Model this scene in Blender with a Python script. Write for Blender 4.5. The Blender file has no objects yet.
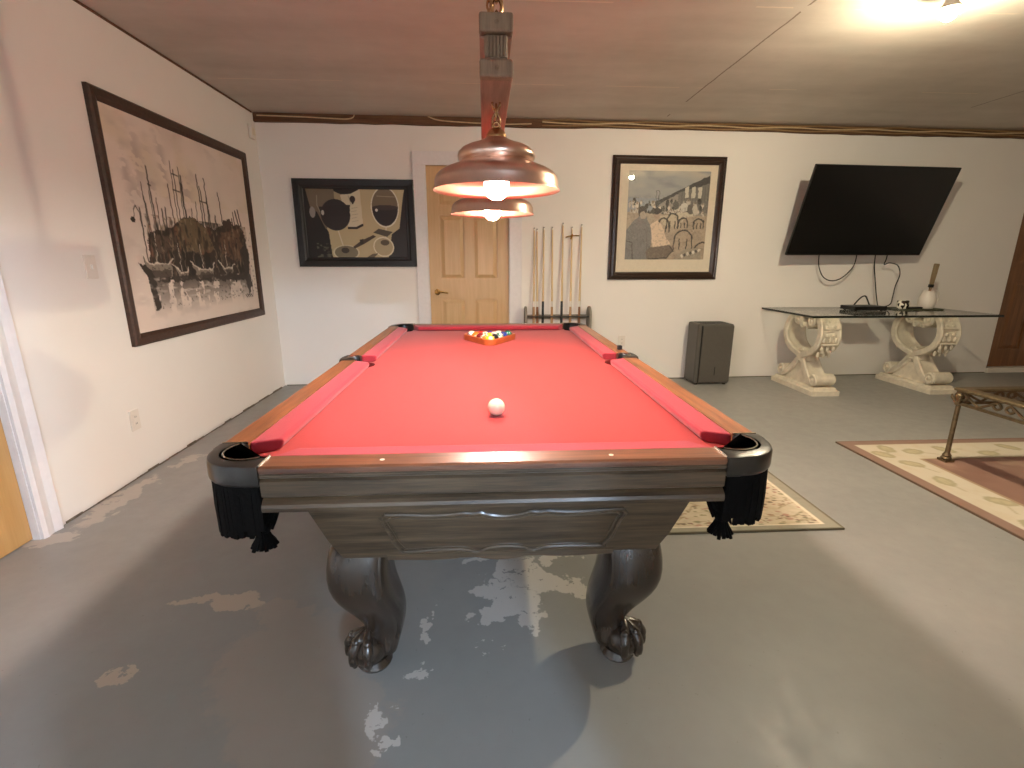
import bpy, bmesh, math, random
import numpy as np
from mathutils import Vector, Matrix
random.seed(7)
S = bpy.context.scene
COL = S.collection
PI = math.pi
R = math.radians

# ------------------------------------------------------------------ materials
def lin(c):
    return tuple((v / 12.92) if v <= .04045 else ((v + .055) / 1.055) ** 2.4 for v in c)
def rgb(r, g, b):
    return lin((r / 255, g / 255, b / 255))
def new_mat(name):
    m = bpy.data.materials.new(name); m.use_nodes = True
    nt = m.node_tree; nt.nodes.clear()
    o = nt.nodes.new('ShaderNodeOutputMaterial'); p = nt.nodes.new('ShaderNodeBsdfPrincipled')
    nt.links.new(p.outputs[0], o.inputs[0])
    return m, nt, p, o
def N(nt, t, **k):
    n = nt.nodes.new(t)
    for a, b in k.items():
        setattr(n, a, b)
    return n
def coords(nt, scale=(1, 1, 1), kind='Object', rot=(0, 0, 0)):
    tc = N(nt, 'ShaderNodeTexCoord'); mp = N(nt, 'ShaderNodeMapping')
    mp.inputs['Scale'].default_value = scale; mp.inputs['Rotation'].default_value = rot
    nt.links.new(tc.outputs[kind], mp.inputs[0]); return mp.outputs[0]
def noise(nt, vec, scale, detail=4, rough=.55):
    n = N(nt, 'ShaderNodeTexNoise'); n.inputs['Scale'].default_value = scale
    n.inputs['Detail'].default_value = detail; n.inputs['Roughness'].default_value = rough
    nt.links.new(vec, n.inputs['Vector']); return n.outputs[0]
def ramp(nt, fac, stops):
    r = N(nt, 'ShaderNodeValToRGB'); e = r.color_ramp.elements
    while len(e) < len(stops): e.new(.5)
    for i, (p, c) in enumerate(stops):
        e[i].position = p; e[i].color = (*c, 1) if len(c) == 3 else c
    nt.links.new(fac, r.inputs[0]); return r.outputs[0]
def math_n(nt, op, a, b=None, clamp=False):
    n = N(nt, 'ShaderNodeMath', operation=op, use_clamp=clamp)
    for i, v in enumerate((a, b)):
        if v is None: continue
        if isinstance(v, (int, float)): n.inputs[i].default_value = v
        else: nt.links.new(v, n.inputs[i])
    return n.outputs[0]
def mixc(nt, fac, a, b):
    n = N(nt, 'ShaderNodeMix', data_type='RGBA')
    if isinstance(fac, (int, float)): n.inputs[0].default_value = fac
    else: nt.links.new(fac, n.inputs[0])
    for i, v in ((6, a), (7, b)):
        if isinstance(v, tuple): n.inputs[i].default_value = (*v[:3], 1)
        else: nt.links.new(v, n.inputs[i])
    return n.outputs[2]
def bump(nt, p, h, strength=.2, dist=.01):
    b = N(nt, 'ShaderNodeBump'); b.inputs['Strength'].default_value = strength; b.inputs['Distance'].default_value = dist
    nt.links.new(h, b.inputs['Height']); nt.links.new(b.outputs[0], p.inputs['Normal'])
def mat(name, c, rough=.5, metal=0., var=.12, scale=30, bmp=0., spec=.5, coat=0., stretch=(1, 1, 1), sheen=0.):
    m, nt, p, o = new_mat(name)
    v = coords(nt, stretch); n = noise(nt, v, scale)
    lo = tuple(max(0, x * (1 - var)) for x in c); hi = tuple(min(1, x * (1 + var)) for x in c)
    nt.links.new(ramp(nt, n, [(.3, lo), (.7, hi)]), p.inputs['Base Color'])
    p.inputs['Roughness'].default_value = rough; p.inputs['Metallic'].default_value = metal
    p.inputs['Specular IOR Level'].default_value = spec; p.inputs['Coat Weight'].default_value = coat
    p.inputs['Coat Roughness'].default_value = .12
    p.inputs['Sheen Weight'].default_value = sheen
    if bmp: bump(nt, p, n, bmp, .004)
    return m
def wood(name, dark, light, axis='X', rough=.4, scale=5, coat=.0, contrast=(.32, .68), bmp=.1):
    m, nt, p, o = new_mat(name)
    st = {'X': (.6, 9, 9), 'Y': (9, .6, 9), 'Z': (9, 9, .6)}[axis]
    v = coords(nt, st)
    n1 = noise(nt, v, scale, 6, .62)
    st2 = {'X': (2, 60, 60), 'Y': (60, 2, 60), 'Z': (60, 60, 2)}[axis]
    n2 = noise(nt, coords(nt, st2), scale, 3, .6)
    f = math_n(nt, 'ADD', math_n(nt, 'MULTIPLY', n1, .7), math_n(nt, 'MULTIPLY', n2, .3))
    nt.links.new(ramp(nt, f, [(contrast[0], dark), (contrast[1], light)]), p.inputs['Base Color'])
    p.inputs['Roughness'].default_value = rough; p.inputs['Coat Weight'].default_value = coat
    p.inputs['Coat Roughness'].default_value = .18
    bump(nt, p, n2, bmp, .002)
    return m
def emis(name, c, s):
    m, nt, p, o = new_mat(name); nt.nodes.remove(p)
    e = N(nt, 'ShaderNodeEmission'); e.inputs[0].default_value = (*c, 1); e.inputs[1].default_value = s
    nt.links.new(e.outputs[0], o.inputs[0]); return m
def thin_glass(name, tint=(1, 1, 1), gain=1.):
    m, nt, p, o = new_mat(name); nt.nodes.remove(p)
    t = N(nt, 'ShaderNodeBsdfTransparent'); t.inputs[0].default_value = (*tint, 1)
    g = N(nt, 'ShaderNodeBsdfGlossy'); g.inputs['Roughness'].default_value = .01
    lw = N(nt, 'ShaderNodeLayerWeight'); lw.inputs[0].default_value = .5
    fr = math_n(nt, 'ADD', math_n(nt, 'MULTIPLY', math_n(nt, 'POWER', lw.outputs['Facing'], 5.), .9), .045)
    mx = N(nt, 'ShaderNodeMixShader')
    nt.links.new(math_n(nt, 'MULTIPLY', fr, gain, True), mx.inputs[0])
    nt.links.new(t.outputs[0], mx.inputs[1]); nt.links.new(g.outputs[0], mx.inputs[2])
    nt.links.new(mx.outputs[0], o.inputs[0]); return m
def painted(name, rough=.6, coat=0.):
    m, nt, p, o = new_mat(name)
    a = N(nt, 'ShaderNodeVertexColor', layer_name='Col')
    nt.links.new(a.outputs[0], p.inputs['Base Color']); p.inputs['Roughness'].default_value = rough
    p.inputs['Coat Weight'].default_value = coat
    bump(nt, p, noise(nt, coords(nt), 250, 3), .08, .002)
    return m

# ------------------------------------------------------------------ mesh builder
class MB:
    def __init__(s): s.bm = bmesh.new(); s.mi = 0
    def _tag(s, faces):
        for f in faces: f.material_index = s.mi
    def box(s, lo, hi, mtx=None):
        vs = [s.bm.verts.new((x, y, z)) for x in (lo[0], hi[0]) for y in (lo[1], hi[1]) for z in (lo[2], hi[2])]
        if mtx is not None:
            for v in vs: v.co = mtx @ v.co
        fs = [s.bm.faces.new([vs[i] for i in q]) for q in ((0, 1, 3, 2), (4, 6, 7, 5), (0, 4, 5, 1), (2, 3, 7, 6), (0, 2, 6, 4), (1, 5, 7, 3))]
        s._tag(fs); return s
    def loops(s, rings, cap=True, closed=True):
        vr = [[s.bm.verts.new(p) for p in r] for r in rings]
        fs = []; n = len(vr[0])
        for a, b in zip(vr, vr[1:]):
            for i in range(n if closed else n - 1):
                j = (i + 1) % n
                fs.append(s.bm.faces.new((a[i], a[j], b[j], b[i])))
        if cap:
            fs.append(s.bm.faces.new(list(reversed(vr[0])))); fs.append(s.bm.faces.new(vr[-1]))
        s._tag(fs); return s
    def ringloop(s, rings):
        vr = [[s.bm.verts.new(p) for p in r] for r in rings]
        fs = []; n = len(vr[0]); m = len(vr)
        for k in range(m):
            a, b = vr[k], vr[(k + 1) % m]
            for i in range(n):
                j = (i + 1) % n
                fs.append(s.bm.faces.new((a[i], a[j], b[j], b[i])))
        s._tag(fs); return s
    def prism(s, poly, z0, z1, f=None):
        f = f or (lambda x, y, z: (x, y, z))
        return s.loops([[f(x, y, z0) for x, y in poly], [f(x, y, z1) for x, y in poly]])
    def tube(s, path, r, n=8, cap=True, closed=False):
        P = [Vector(p) for p in path]; rings = []; ref = None
        for i, p in enumerate(P):
            if closed: t = P[(i + 1) % len(P)] - P[i - 1]
            else: t = P[min(i + 1, len(P) - 1)] - P[max(i - 1, 0)]
            t.normalize()
            if ref is None:
                ref = Vector((0, 0, 1)) if abs(t.z) < .9 else Vector((1, 0, 0))
            a = (ref - t * ref.dot(t)).normalized(); ref = a; b = t.cross(a)
            rr = r[i] if isinstance(r, (list, tuple)) else r
            rings.append([p + (a * math.cos(2 * PI * k / n) + b * math.sin(2 * PI * k / n)) * rr for k in range(n)])
        return s.ringloop(rings) if closed else s.loops(rings, cap)
    def lathe(s, prof, n=32, c=(0, 0, 0), cap=True):
        rings = [[(c[0] + r * math.cos(2 * PI * k / n), c[1] + r * math.sin(2 * PI * k / n), c[2] + z) for k in range(n)] for r, z in prof]
        return s.loops(rings, cap)
    def sphere(s, c, r, u=20, v=12, sc=(1, 1, 1)):
        b0 = len(s.bm.verts)
        ret = bmesh.ops.create_uvsphere(s.bm, u_segments=u, v_segments=v, radius=r)
        fs = set()
        for vt in ret['verts']:
            vt.co = Vector((vt.co.x * sc[0] + c[0], vt.co.y * sc[1] + c[1], vt.co.z * sc[2] + c[2]))
            fs.update(vt.link_faces)
        s._tag(fs); return s
    def torus(s, c, R1, r, mtx=None, nu=20, nv=8, sy=1.):
        rings = []
        for i in range(nu):
            a = 2 * PI * i / nu; ring = []
            for k in range(nv):
                b = 2 * PI * k / nv
                p = Vector(((R1 + r * math.cos(b)) * math.cos(a), (R1 + r * math.cos(b)) * math.sin(a) * sy, r * math.sin(b)))
                if mtx is not None: p = mtx @ p
                ring.append(p + Vector(c))
            rings.append(ring)
        return s.ringloop(rings)
    def sweep(s, prof, path_fn):          # prof: list of (a,b); path_fn(t)(a,b) -> point, list of stations
        return s.loops([[fn(a, b) for a, b in prof] for fn in path_fn])
    def build(s, name, mats, parent=None, smooth=True, bevel=0., seg=2, subsurf=0, angle=40):
        bmesh.ops.recalc_face_normals(s.bm, faces=s.bm.faces[:])
        me = bpy.data.meshes.new(name); s.bm.to_mesh(me); s.bm.free()
        for m in (mats if isinstance(mats, (list, tuple)) else [mats]): me.materials.append(m)
        o = bpy.data.objects.new(name, me); COL.objects.link(o)
        if parent: o.parent = parent
        if smooth: me.shade_smooth(); me.set_sharp_from_angle(angle=R(angle))
        if bevel:
            b = o.modifiers.new('b', 'BEVEL'); b.width = bevel; b.segments = seg; b.limit_method = 'ANGLE'; b.angle_limit = R(35)
            b.harden_normals = False
        if subsurf:
            b = o.modifiers.new('s', 'SUBSURF'); b.levels = b.render_levels = subsurf
        return o
def tag(o, label=None, cat=None, group=None, kind=None):
    if label: o['label'] = label
    if cat: o['category'] = cat
    if group: o['group'] = group
    if kind: o['kind'] = kind
    return o
def thing(name, label, cat, loc=(0, 0, 0), rz=0, group=None):
    o = bpy.data.objects.new(name, None); COL.objects.link(o)
    o.location = loc; o.rotation_euler = (0, 0, rz); o.empty_display_size = .1
    return tag(o, label, cat, group)
def struct(o): return tag(o, kind='structure')

def smooth_path(pts, n=8, closed=False):
    P = [Vector(p) for p in pts]; out = []; m = len(P)
    rng = range(m if closed else m - 1)
    for i in rng:
        p0 = P[i - 1] if (closed or i > 0) else P[0] * 2 - P[1]
        p1, p2 = P[i], P[(i + 1) % m]
        p3 = P[(i + 2) % m] if (closed or i + 2 < m) else P[-1] * 2 - P[-2]
        for k in range(n):
            t = k / n
            out.append(.5 * ((2 * p1) + (p2 - p0) * t + (2 * p0 - 5 * p1 + 4 * p2 - p3) * t * t + (3 * p1 - p0 - 3 * p2 + p3) * t ** 3))
    if not closed: out.append(P[-1])
    return out

# ------------------------------------------------------------------ painter (art and rugs: colour of the thing itself, per vertex)
class Paint:
    def __init__(s, w, h, bg, seed=1):
        s.w, s.h = w, h; s.a = np.ones((h, w, 3)) * np.array(bg) / 255.
        s.X, s.Y = np.meshgrid((np.arange(w) + .5) / w, (np.arange(h) + .5) / h)   # y from the top
        s.X0, s.Y0 = s.X, s.Y; s.asp = w / h; s.r = np.random.default_rng(seed)
    def put(s, m, c, al=1.):
        m = np.clip(m, 0, 1)[..., None] * al; s.a = s.a * (1 - m) + m * np.array(c) / 255.
    def noise(s, sx, sy, oct=3):
        out = np.zeros((s.h, s.w)); amp = 1; tot = 0
        for o in range(oct):
            gx, gy = max(2, int(sx * 2 ** o)), max(2, int(sy * 2 ** o))
            g = s.r.random((gy + 2, gx + 2)); fx = s.X0 * gx; fy = s.Y0 * gy
            ix, iy = fx.astype(int), fy.astype(int); tx, ty = fx - ix, fy - iy
            tx = tx * tx * (3 - 2 * tx); ty = ty * ty * (3 - 2 * ty)
            v = (g[iy, ix] * (1 - tx) + g[iy, ix + 1] * tx) * (1 - ty) + (g[iy + 1, ix] * (1 - tx) + g[iy + 1, ix + 1] * tx) * ty
            out += v * amp; tot += amp; amp *= .5
        return out / tot
    def poly(s, pts, c, al=1.):
        m = np.zeros((s.h, s.w), bool); n = len(pts)
        for i in range(n):
            x0, y0 = pts[i]; x1, y1 = pts[(i + 1) % n]
            if y0 == y1: continue
            cr = ((s.Y >= min(y0, y1)) & (s.Y < max(y0, y1))) & (s.X < x0 + (s.Y - y0) * (x1 - x0) / (y1 - y0))
            m ^= cr
        s.put(m.astype(float), c, al); return m
    def ell(s, cx, cy, rx, ry, c, al=1., rot=0., ring=0.):
        dx, dy = (s.X - cx) * s.asp, s.Y - cy; ca, sa = math.cos(rot), math.sin(rot)
        d = np.hypot((dx * ca + dy * sa) / (rx * s.asp), (-dx * sa + dy * ca) / ry)
        m = (np.abs(d - 1) < ring) if ring else (d < 1)
        s.put(m.astype(float), c, al)
    def line(s, pts, w, c, al=1.):
        for (x0, y0), (x1, y1) in zip(pts, pts[1:]):
            ax, ay = x0 * s.asp, y0; bx, by = x1 * s.asp, y1; px, py = s.X * s.asp, s.Y
            L = (bx - ax) ** 2 + (by - ay) ** 2 + 1e-12
            t = np.clip(((px - ax) * (bx - ax) + (py - ay) * (by - ay)) / L, 0, 1)
            d = np.hypot(px - ax - t * (bx - ax), py - ay - t * (by - ay))
            s.put(np.clip(1.3 - d / (w * .62), 0, 1), c, al)
    def grid(s, name, f, material, parent=None, thick=None):
        """f(u,v)->point, u right, v up in 0..1; a slab when thick (Vector) is given"""
        w, h = s.w, s.h
        U, V = np.meshgrid(np.linspace(0, 1, w), np.linspace(1, 0, h))
        co = np.array(f(U.ravel(), V.ravel())).T.reshape(-1, 3)
        idx = np.arange(w * h).reshape(h, w)
        q = np.stack([idx[:-1, :-1], idx[1:, :-1], idx[1:, 1:], idx[:-1, 1:]], -1).reshape(-1, 4)
        verts = [tuple(map(float, p)) for p in co]; faces = [tuple(map(int, k)) for k in q]
        border = list(idx[0, :]) + list(idx[1:, -1]) + list(idx[-1, -2::-1]) + list(idx[-2:0:-1, 0])
        cols = s.a.reshape(-1, 3)
        if thick is not None:
            b0 = len(verts)
            for i in border: verts.append(tuple(co[i] + np.array(thick)))
            nb = len(border)
            for k in range(nb):
                faces.append((int(border[k]), int(border[(k + 1) % nb]), b0 + (k + 1) % nb, b0 + k))
            cols = np.vstack([cols, cols[border]])
        me = bpy.data.meshes.new(name); me.from_pydata(verts, [], faces); me.update()
        at = me.color_attributes.new('Col', 'FLOAT_COLOR', 'POINT')
        c = np.clip(cols, 0, 1); c = np.where(c <= .04045, c / 12.92, ((c + .055) / 1.055) ** 2.4)
        at.data.foreach_set('color', np.hstack([c, np.ones((len(c), 1))]).astype(np.float32).ravel())
        me.materials.append(material)
        o = bpy.data.objects.new(name, me); COL.objects.link(o)
        if parent: o.parent = parent
        return o

# ------------------------------------------------------------------ palette
M = {}
M['white_trim'] = mat('white_trim', rgb(226, 222, 222), .35, var=.03)
M['pine'] = wood('pine', rgb(194, 156, 108), rgb(216, 182, 136), 'Z', .38, 3, contrast=(.25, .75))
M['pine_honey'] = wood('pine_honey', rgb(176, 134, 80), rgb(200, 160, 104), 'Z', .35, 3, contrast=(.25, .75))
M['brown_door'] = wood('brown_door', rgb(96, 62, 36), rgb(140, 94, 58), 'Z', .4, 3)
M['brass'] = mat('brass', rgb(196, 158, 92), .2, 1., .05)
M['rough_beam'] = wood('rough_beam', rgb(70, 46, 30), rgb(122, 88, 62), 'X', .85, 4, bmp=.5)
M['felt'] = mat('felt', rgb(152, 38, 37), .92, var=.04, scale=180, bmp=.08, spec=.2, sheen=.15)
M['felt_rail'] = mat('felt_rail', rgb(150, 44, 56), .9, var=.05, scale=150, bmp=.08, spec=.2, sheen=.15)
M['rail_wood_x'] = wood('rail_wood_x', rgb(74, 44, 30), rgb(138, 90, 62), 'X', .34, 6, coat=.35)
M['rail_wood_y'] = wood('rail_wood_y', rgb(92, 52, 30), rgb(168, 108, 68), 'Y', .36, 6, coat=.3)
M['dark_wood_x'] = wood('dark_wood_x', rgb(42, 33, 24), rgb(104, 86, 66), 'X', .36, 6, coat=.25)
M['dark_wood_y'] = wood('dark_wood_y', rgb(42, 33, 24), rgb(104, 86, 66), 'Y', .36, 6, coat=.25)
M['leg_wood'] = wood('leg_wood', rgb(42, 33, 26), rgb(62, 49, 38), 'Z', .26, 3, coat=.5, bmp=.04)
M['black_cast'] = mat('black_cast', rgb(34, 32, 30), .33, .0, .1, coat=.3)
M['black_net'] = mat('black_net', rgb(9, 8, 8), .9, var=.3, scale=90, bmp=.4, spec=.15)
M['silver'] = mat('silver', rgb(205, 200, 185), .25, 1., .04)
M['plate'] = mat('plate', rgb(222, 214, 188), .3, .3, .04)
M['ivory_dot'] = mat('ivory_dot', rgb(235, 228, 210), .3, var=.02)
M['ink'] = mat('ink', rgb(60, 56, 40), .6)
M['black_frame'] = mat('black_frame', rgb(27, 24, 24), .4, var=.15, coat=.1)
M['brown_frame'] = wood('brown_frame', rgb(46, 28, 20), rgb(76, 50, 36), 'Y', .45, 5)
M['walnut_frame'] = wood('walnut_frame', rgb(34, 22, 16), rgb(62, 42, 32), 'X', .28, 5, coat=.4)
M['mat_board'] = mat('mat_board', rgb(222, 210, 190), .8, var=.03)
M['art'] = painted('art', .65)
M['art_gloss'] = painted('art_gloss', .5)
M['rug'] = painted('rug', .95)
M['pane'] = thin_glass('pane', (1, 1, 1), .9)
M['table_glass'] = thin_glass('table_glass', (.975, .99, .98), 1.1)
M['glass_edge'] = mat('glass_edge', rgb(18, 26, 20), .15)
M['tv_black'] = mat('tv_black', rgb(14, 13, 13), .4)
M['tv_screen'] = mat('tv_screen', rgb(9, 8, 8), .22, var=.02)
M['plaster'] = mat('plaster', rgb(214, 204, 184), .75, var=.14, scale=14, bmp=.35)
M['plaster_dark'] = mat('plaster_dark', rgb(204, 190, 164), .8, var=.2, scale=22, bmp=.5)
M['grey_plastic'] = mat('grey_plastic', rgb(84, 80, 74), .42, var=.05)
M['grey_plastic_dark'] = mat('grey_plastic_dark', rgb(58, 56, 52), .4, var=.05)
M['white_plastic'] = mat('white_plastic', rgb(226, 218, 208), .4, var=.02)
M['bronze'] = mat('bronze', rgb(118, 102, 78), .42, .75, .25, 40, .2)
M['copper'] = mat('copper', rgb(226, 192, 174), .3, 1., .06)
M['shade_in'] = mat('shade_in', rgb(190, 134, 112), .3, 1., var=.05)
M['antique_brass'] = mat('antique_brass', rgb(190, 148, 106), .25, 1., .1)
M['beam_wood'] = wood('beam_wood', rgb(126, 88, 72), rgb(176, 134, 112), 'Y', .6, 5, bmp=.3)
M['beam_end'] = wood('beam_end', rgb(104, 80, 60), rgb(150, 124, 98), 'Z', .65, 7, bmp=.3)
M['maple'] = wood('maple', rgb(206, 176, 128), rgb(228, 202, 160), 'Z', .3, 3)
M['butt_black'] = mat('butt_black', rgb(24, 22, 22), .3)
M['butt_brown'] = wood('butt_brown', rgb(110, 72, 44), rgb(160, 112, 74), 'Z', .3, 3)
M['butt_tan'] = wood('butt_tan', rgb(166, 126, 86), rgb(196, 158, 114), 'Z', .3, 3)
M['rack_grey'] = wood('rack_grey', rgb(116, 108, 98), rgb(146, 138, 126), 'Z', .6, 4)
M['orange_wood'] = wood('orange_wood', rgb(146, 68, 32), rgb(176, 92, 46), 'X', .35, 5)
M['chalk'] = mat('chalk', rgb(24, 26, 34), .8)
M['cord_black'] = mat('cord_black', rgb(24, 22, 20), .5)
M['cable_cream'] = mat('cable_cream', rgb(200, 176, 140), .5)
M['cable_tan'] = mat('cable_tan', rgb(150, 118, 78), .6)
M['bulb_socket'] = mat('bulb_socket', rgb(225, 218, 205), .4)
M['tan_wood'] = wood('tan_wood', rgb(120, 102, 76), rgb(158, 138, 106), 'Z', .6, 5)
M['tray_reflection_green'] = mat('tray_reflection_green', rgb(92, 94, 72), .3)
WARM = (1., .74, .46)
M['bulb_pendant'] = emis('bulb_pendant', (1., .87, .76), 400)
M['bulb_ceiling'] = emis('bulb_ceiling', (1., .87, .62), 1550)

# wall paint
def wall_mat(name, c):
    m, nt, p, o = new_mat(name)
    v = coords(nt); n1 = noise(nt, v, 1.3, 4); n2 = noise(nt, v, 160, 3)
    nt.links.new(ramp(nt, n1, [(.3, tuple(x * .96 for x in c)), (.7, c)]), p.inputs['Base Color'])
    p.inputs['Roughness'].default_value = .62; p.inputs['Specular IOR Level'].default_value = .3
    bump(nt, p, n2, .08, .002); return m
M['wall'] = wall_mat('wall_paint', rgb(236, 231, 225))

# ceiling: unpainted board with taped seams
def ceiling_mat():
    m, nt, p, o = new_mat('ceiling_board')
    tc = N(nt, 'ShaderNodeTexCoord'); sp = N(nt, 'ShaderNodeSeparateXYZ'); nt.links.new(tc.outputs['Object'], sp.inputs[0])
    n1 = noise(nt, coords(nt, (.5, 2.2, 1)), 1.6, 5); n2 = noise(nt, coords(nt), 5, 4, .6)
    base = ramp(nt, math_n(nt, 'ADD', math_n(nt, 'MULTIPLY', n1, .7), math_n(nt, 'MULTIPLY', n2, .3)), [(.3, rgb(180, 170, 158)), (.7, rgb(206, 197, 185))])
    # long seams every 2.5 m in x, cross seams every 1.22 m in y
    def near(sock, off, per, w, wob):
        a = math_n(nt, 'ADD', sock, math_n(nt, 'MULTIPLY', math_n(nt, 'SUBTRACT', n2, .5), wob))
        a = math_n(nt, 'ADD', math_n(nt, 'SUBTRACT', a, off), per * 20 + per / 2)
        a = math_n(nt, 'ABSOLUTE', math_n(nt, 'SUBTRACT', math_n(nt, 'MODULO', a, per), per / 2))
        return math_n(nt, 'LESS_THAN', a, w)
    br = noise(nt, coords(nt), 2.2, 2)
    s1 = math_n(nt, 'MULTIPLY', math_n(nt, 'MULTIPLY', math_n(nt, 'GREATER_THAN', sp.outputs[0], 1.), near(sp.outputs[0], 1.68, 2.5, .006, .02)), math_n(nt, 'GREATER_THAN', br, .43))
    s2 = math_n(nt, 'MULTIPLY', near(sp.outputs[1], 2.86, 1.22, .006, .02), math_n(nt, 'GREATER_THAN', br, .54))
    c = mixc(nt, math_n(nt, 'MULTIPLY', s1, .75), base, rgb(92, 62, 40))
    c = mixc(nt, math_n(nt, 'MULTIPLY', s2, .55), c, rgb(232, 214, 190))
    nt.links.new(c, p.inputs['Base Color']); p.inputs['Roughness'].default_value = .5
    bump(nt, p, noise(nt, coords(nt), 3, 4), .15, .01)
    return m
# painted concrete floor with worn and chipped spots
def floor_mat():
    m, nt, p, o = new_mat('painted_concrete')
    tc = N(nt, 'ShaderNodeTexCoord'); vec = tc.outputs['Object']
    nw = N(nt, 'ShaderNodeTexNoise'); nw.inputs['Scale'].default_value = 9; nw.inputs['Detail'].default_value = 6; nw.inputs['Roughness'].default_value = .6
    nt.links.new(vec, nw.inputs['Vector'])
    n1 = noise(nt, vec, 1.1, 5); n2 = noise(nt, vec, 14, 5, .65); n3 = noise(nt, vec, 60, 4, .6)
    base = ramp(nt, n1, [(.3, rgb(144, 144, 140)), (.7, rgb(159, 158, 153))])
    base = mixc(nt, math_n(nt, 'MULTIPLY', n2, .18), base, rgb(116, 112, 106))
    wv = N(nt, 'ShaderNodeVectorMath', operation='SCALE'); wv.inputs['Scale'].default_value = .32
    sb = N(nt, 'ShaderNodeVectorMath', operation='SUBTRACT'); sb.inputs[1].default_value = (.5, .5, .5)
    nt.links.new(nw.outputs['Color'], sb.inputs[0]); nt.links.new(sb.outputs[0], wv.inputs[0])
    ad = N(nt, 'ShaderNodeVectorMath', operation='ADD'); nt.links.new(vec, ad.inputs[0]); nt.links.new(wv.outputs[0], ad.inputs[1])
    def blobs(lst, soft=.02):
        tot = None
        for cx, cy, rx, ry in lst:
            mp = N(nt, 'ShaderNodeMapping', vector_type='POINT')
            mp.inputs['Location'].default_value = (-cx / rx, -cy / ry, 0); mp.inputs['Scale'].default_value = (1 / rx, 1 / ry, 0)
            nt.links.new(ad.outputs[0], mp.inputs[0])
            ln = N(nt, 'ShaderNodeVectorMath', operation='LENGTH'); nt.links.new(mp.outputs[0], ln.inputs[0])
            tot = ln.outputs['Value'] if tot is None else math_n(nt, 'MINIMUM', tot, ln.outputs['Value'])
        mr = N(nt, 'ShaderNodeMapRange'); mr.inputs[1].default_value = 1 + soft; mr.inputs[2].default_value = 1 - soft
        nt.links.new(tot, mr.inputs[0]); return mr.outputs[0]
    tan = blobs([(-.62, 1.33, .24, .26), (-.47, 1.08, .2, .22), (-.72, 1.55, .1, .1)], .08)
    c = mixc(nt, math_n(nt, 'MULTIPLY', tan, .4), base, rgb(170, 156, 142))
    tan2 = blobs([(-1.04, 1.64, .16, .04), (-.93, 1.6, .12, .035), (-1.13, 1.32, .04, .03)], .06)
    c = mixc(nt, math_n(nt, 'MULTIPLY', tan2, .8), c, rgb(190, 176, 158))
    chips = blobs([(.13, 1.78, .10, .1), (.22, 1.68, .12, .08), (.02, 1.64, .09, .06), (.10, 1.56, .08, .07), (.02, 1.5, .06, .04), (.16, 1.47, .05, .04),
                   (.3, 1.62, .05, .04), (-.22, 1.44, .03, .04), (-.2, 1.52, .02, .02), (-.01, 1.38, .025, .02), (.36, 1.88, .05, .05), (-.32, 1.12, .03, .04),
                   (-.28, 1.04, .025, .03), (0., 1.87, .1, .03), (.28, 1.9, .08, .04), (-.2, 1.3, .02, .02)], .03)
    holes = math_n(nt, 'GREATER_THAN', n2, .40)
    c = mixc(nt, math_n(nt, 'MULTIPLY', chips, math_n(nt, 'MULTIPLY', holes, .9)), c, rgb(206, 201, 194))
    specks = math_n(nt, 'GREATER_THAN', n3, .70)
    c = mixc(nt, math_n(nt, 'MULTIPLY', specks, .3), c, rgb(96, 88, 78))
    edge = blobs([(-1.95, 2.5, .06, .3), (-1.9, 3.0, .05, .12), (-2.0, 2.1, .12, .05)], .1)
    c = mixc(nt, math_n(nt, 'MULTIPLY', edge, .5), c, rgb(206, 196, 182))
    nt.links.new(c, p.inputs['Base Color'])
    rr = ramp(nt, n2, [(.3, (.38, .38, .38)), (.7, (.52, .52, .52))]); nt.links.new(rr, p.inputs['Roughness'])
    p.inputs['Specular IOR Level'].default_value = .35
    bump(nt, p, n2, .06, .004)
    return m

# ------------------------------------------------------------------ room shell
XL, XR, YB, YF, H = -2.04, 7.2, 5.05, -1.0, 2.51
struct(MB().box((XL - .2, YF - 2.2, -.1), (XR + .2, YB + .3, 0)).build('floor', floor_mat(), smooth=False))
struct(MB().box((XL - .2, YF - 2.2, H), (XR + .2, YB + .3, H + .1)).build('ceiling', ceiling_mat(), smooth=False))
def wall_with_holes(name, horiz, at, th, a0, a1, holes):
    """wall running along x (horiz) or y; holes: (start, end, top)"""
    b = MB(); cur = a0
    def bx(p, q, z0, z1):
        if q - p < 1e-4: return
        if horiz: b.box((p, min(at, at + th), z0), (q, max(at, at + th), z1))
        else: b.box((min(at, at + th), p, z0), (max(at, at + th), q, z1))
    for s0, e0, t in holes:
        bx(cur, s0, 0, H); bx(s0, e0, t, H); cur = e0
    bx(cur, a1, 0, H)
    return struct(b.build(name, M['wall'], smooth=False))
wall_with_holes('wall_back', True, YB, .14, XL - .1, XR, [(-.545, .245, 2.11), (5.69, 6.61, 2.14)])
wall_with_holes('wall_left', False, XL, -.14, YF, YB + .14, [(1.28, 2.115, 2.05)])
wall_with_holes('wall_right', False, XR, .14, YF, YB + .14, [])
wall_with_holes('wall_front_light_mask', True, YF, -.12, XL, XR, [(-1.5, .345, 1.92), (.568, .843, 1.92)])  # unseen pier and openings added to cut the cool light into floor bands
# added passage behind the camera, unseen, holding the cool lamp
hall = MB(); hall.box((XL, YF - 2.1, 0), (3.0, YF - 2.0, H)); hall.box((2.9, YF - 2.0, 0), (3.0, YF - .12, H)); hall.box((XL - .1, YF - 2.0, 0), (XL, YF - .12, H))
struct(hall.build('wall_passage_added', M['wall'], smooth=False))

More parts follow.
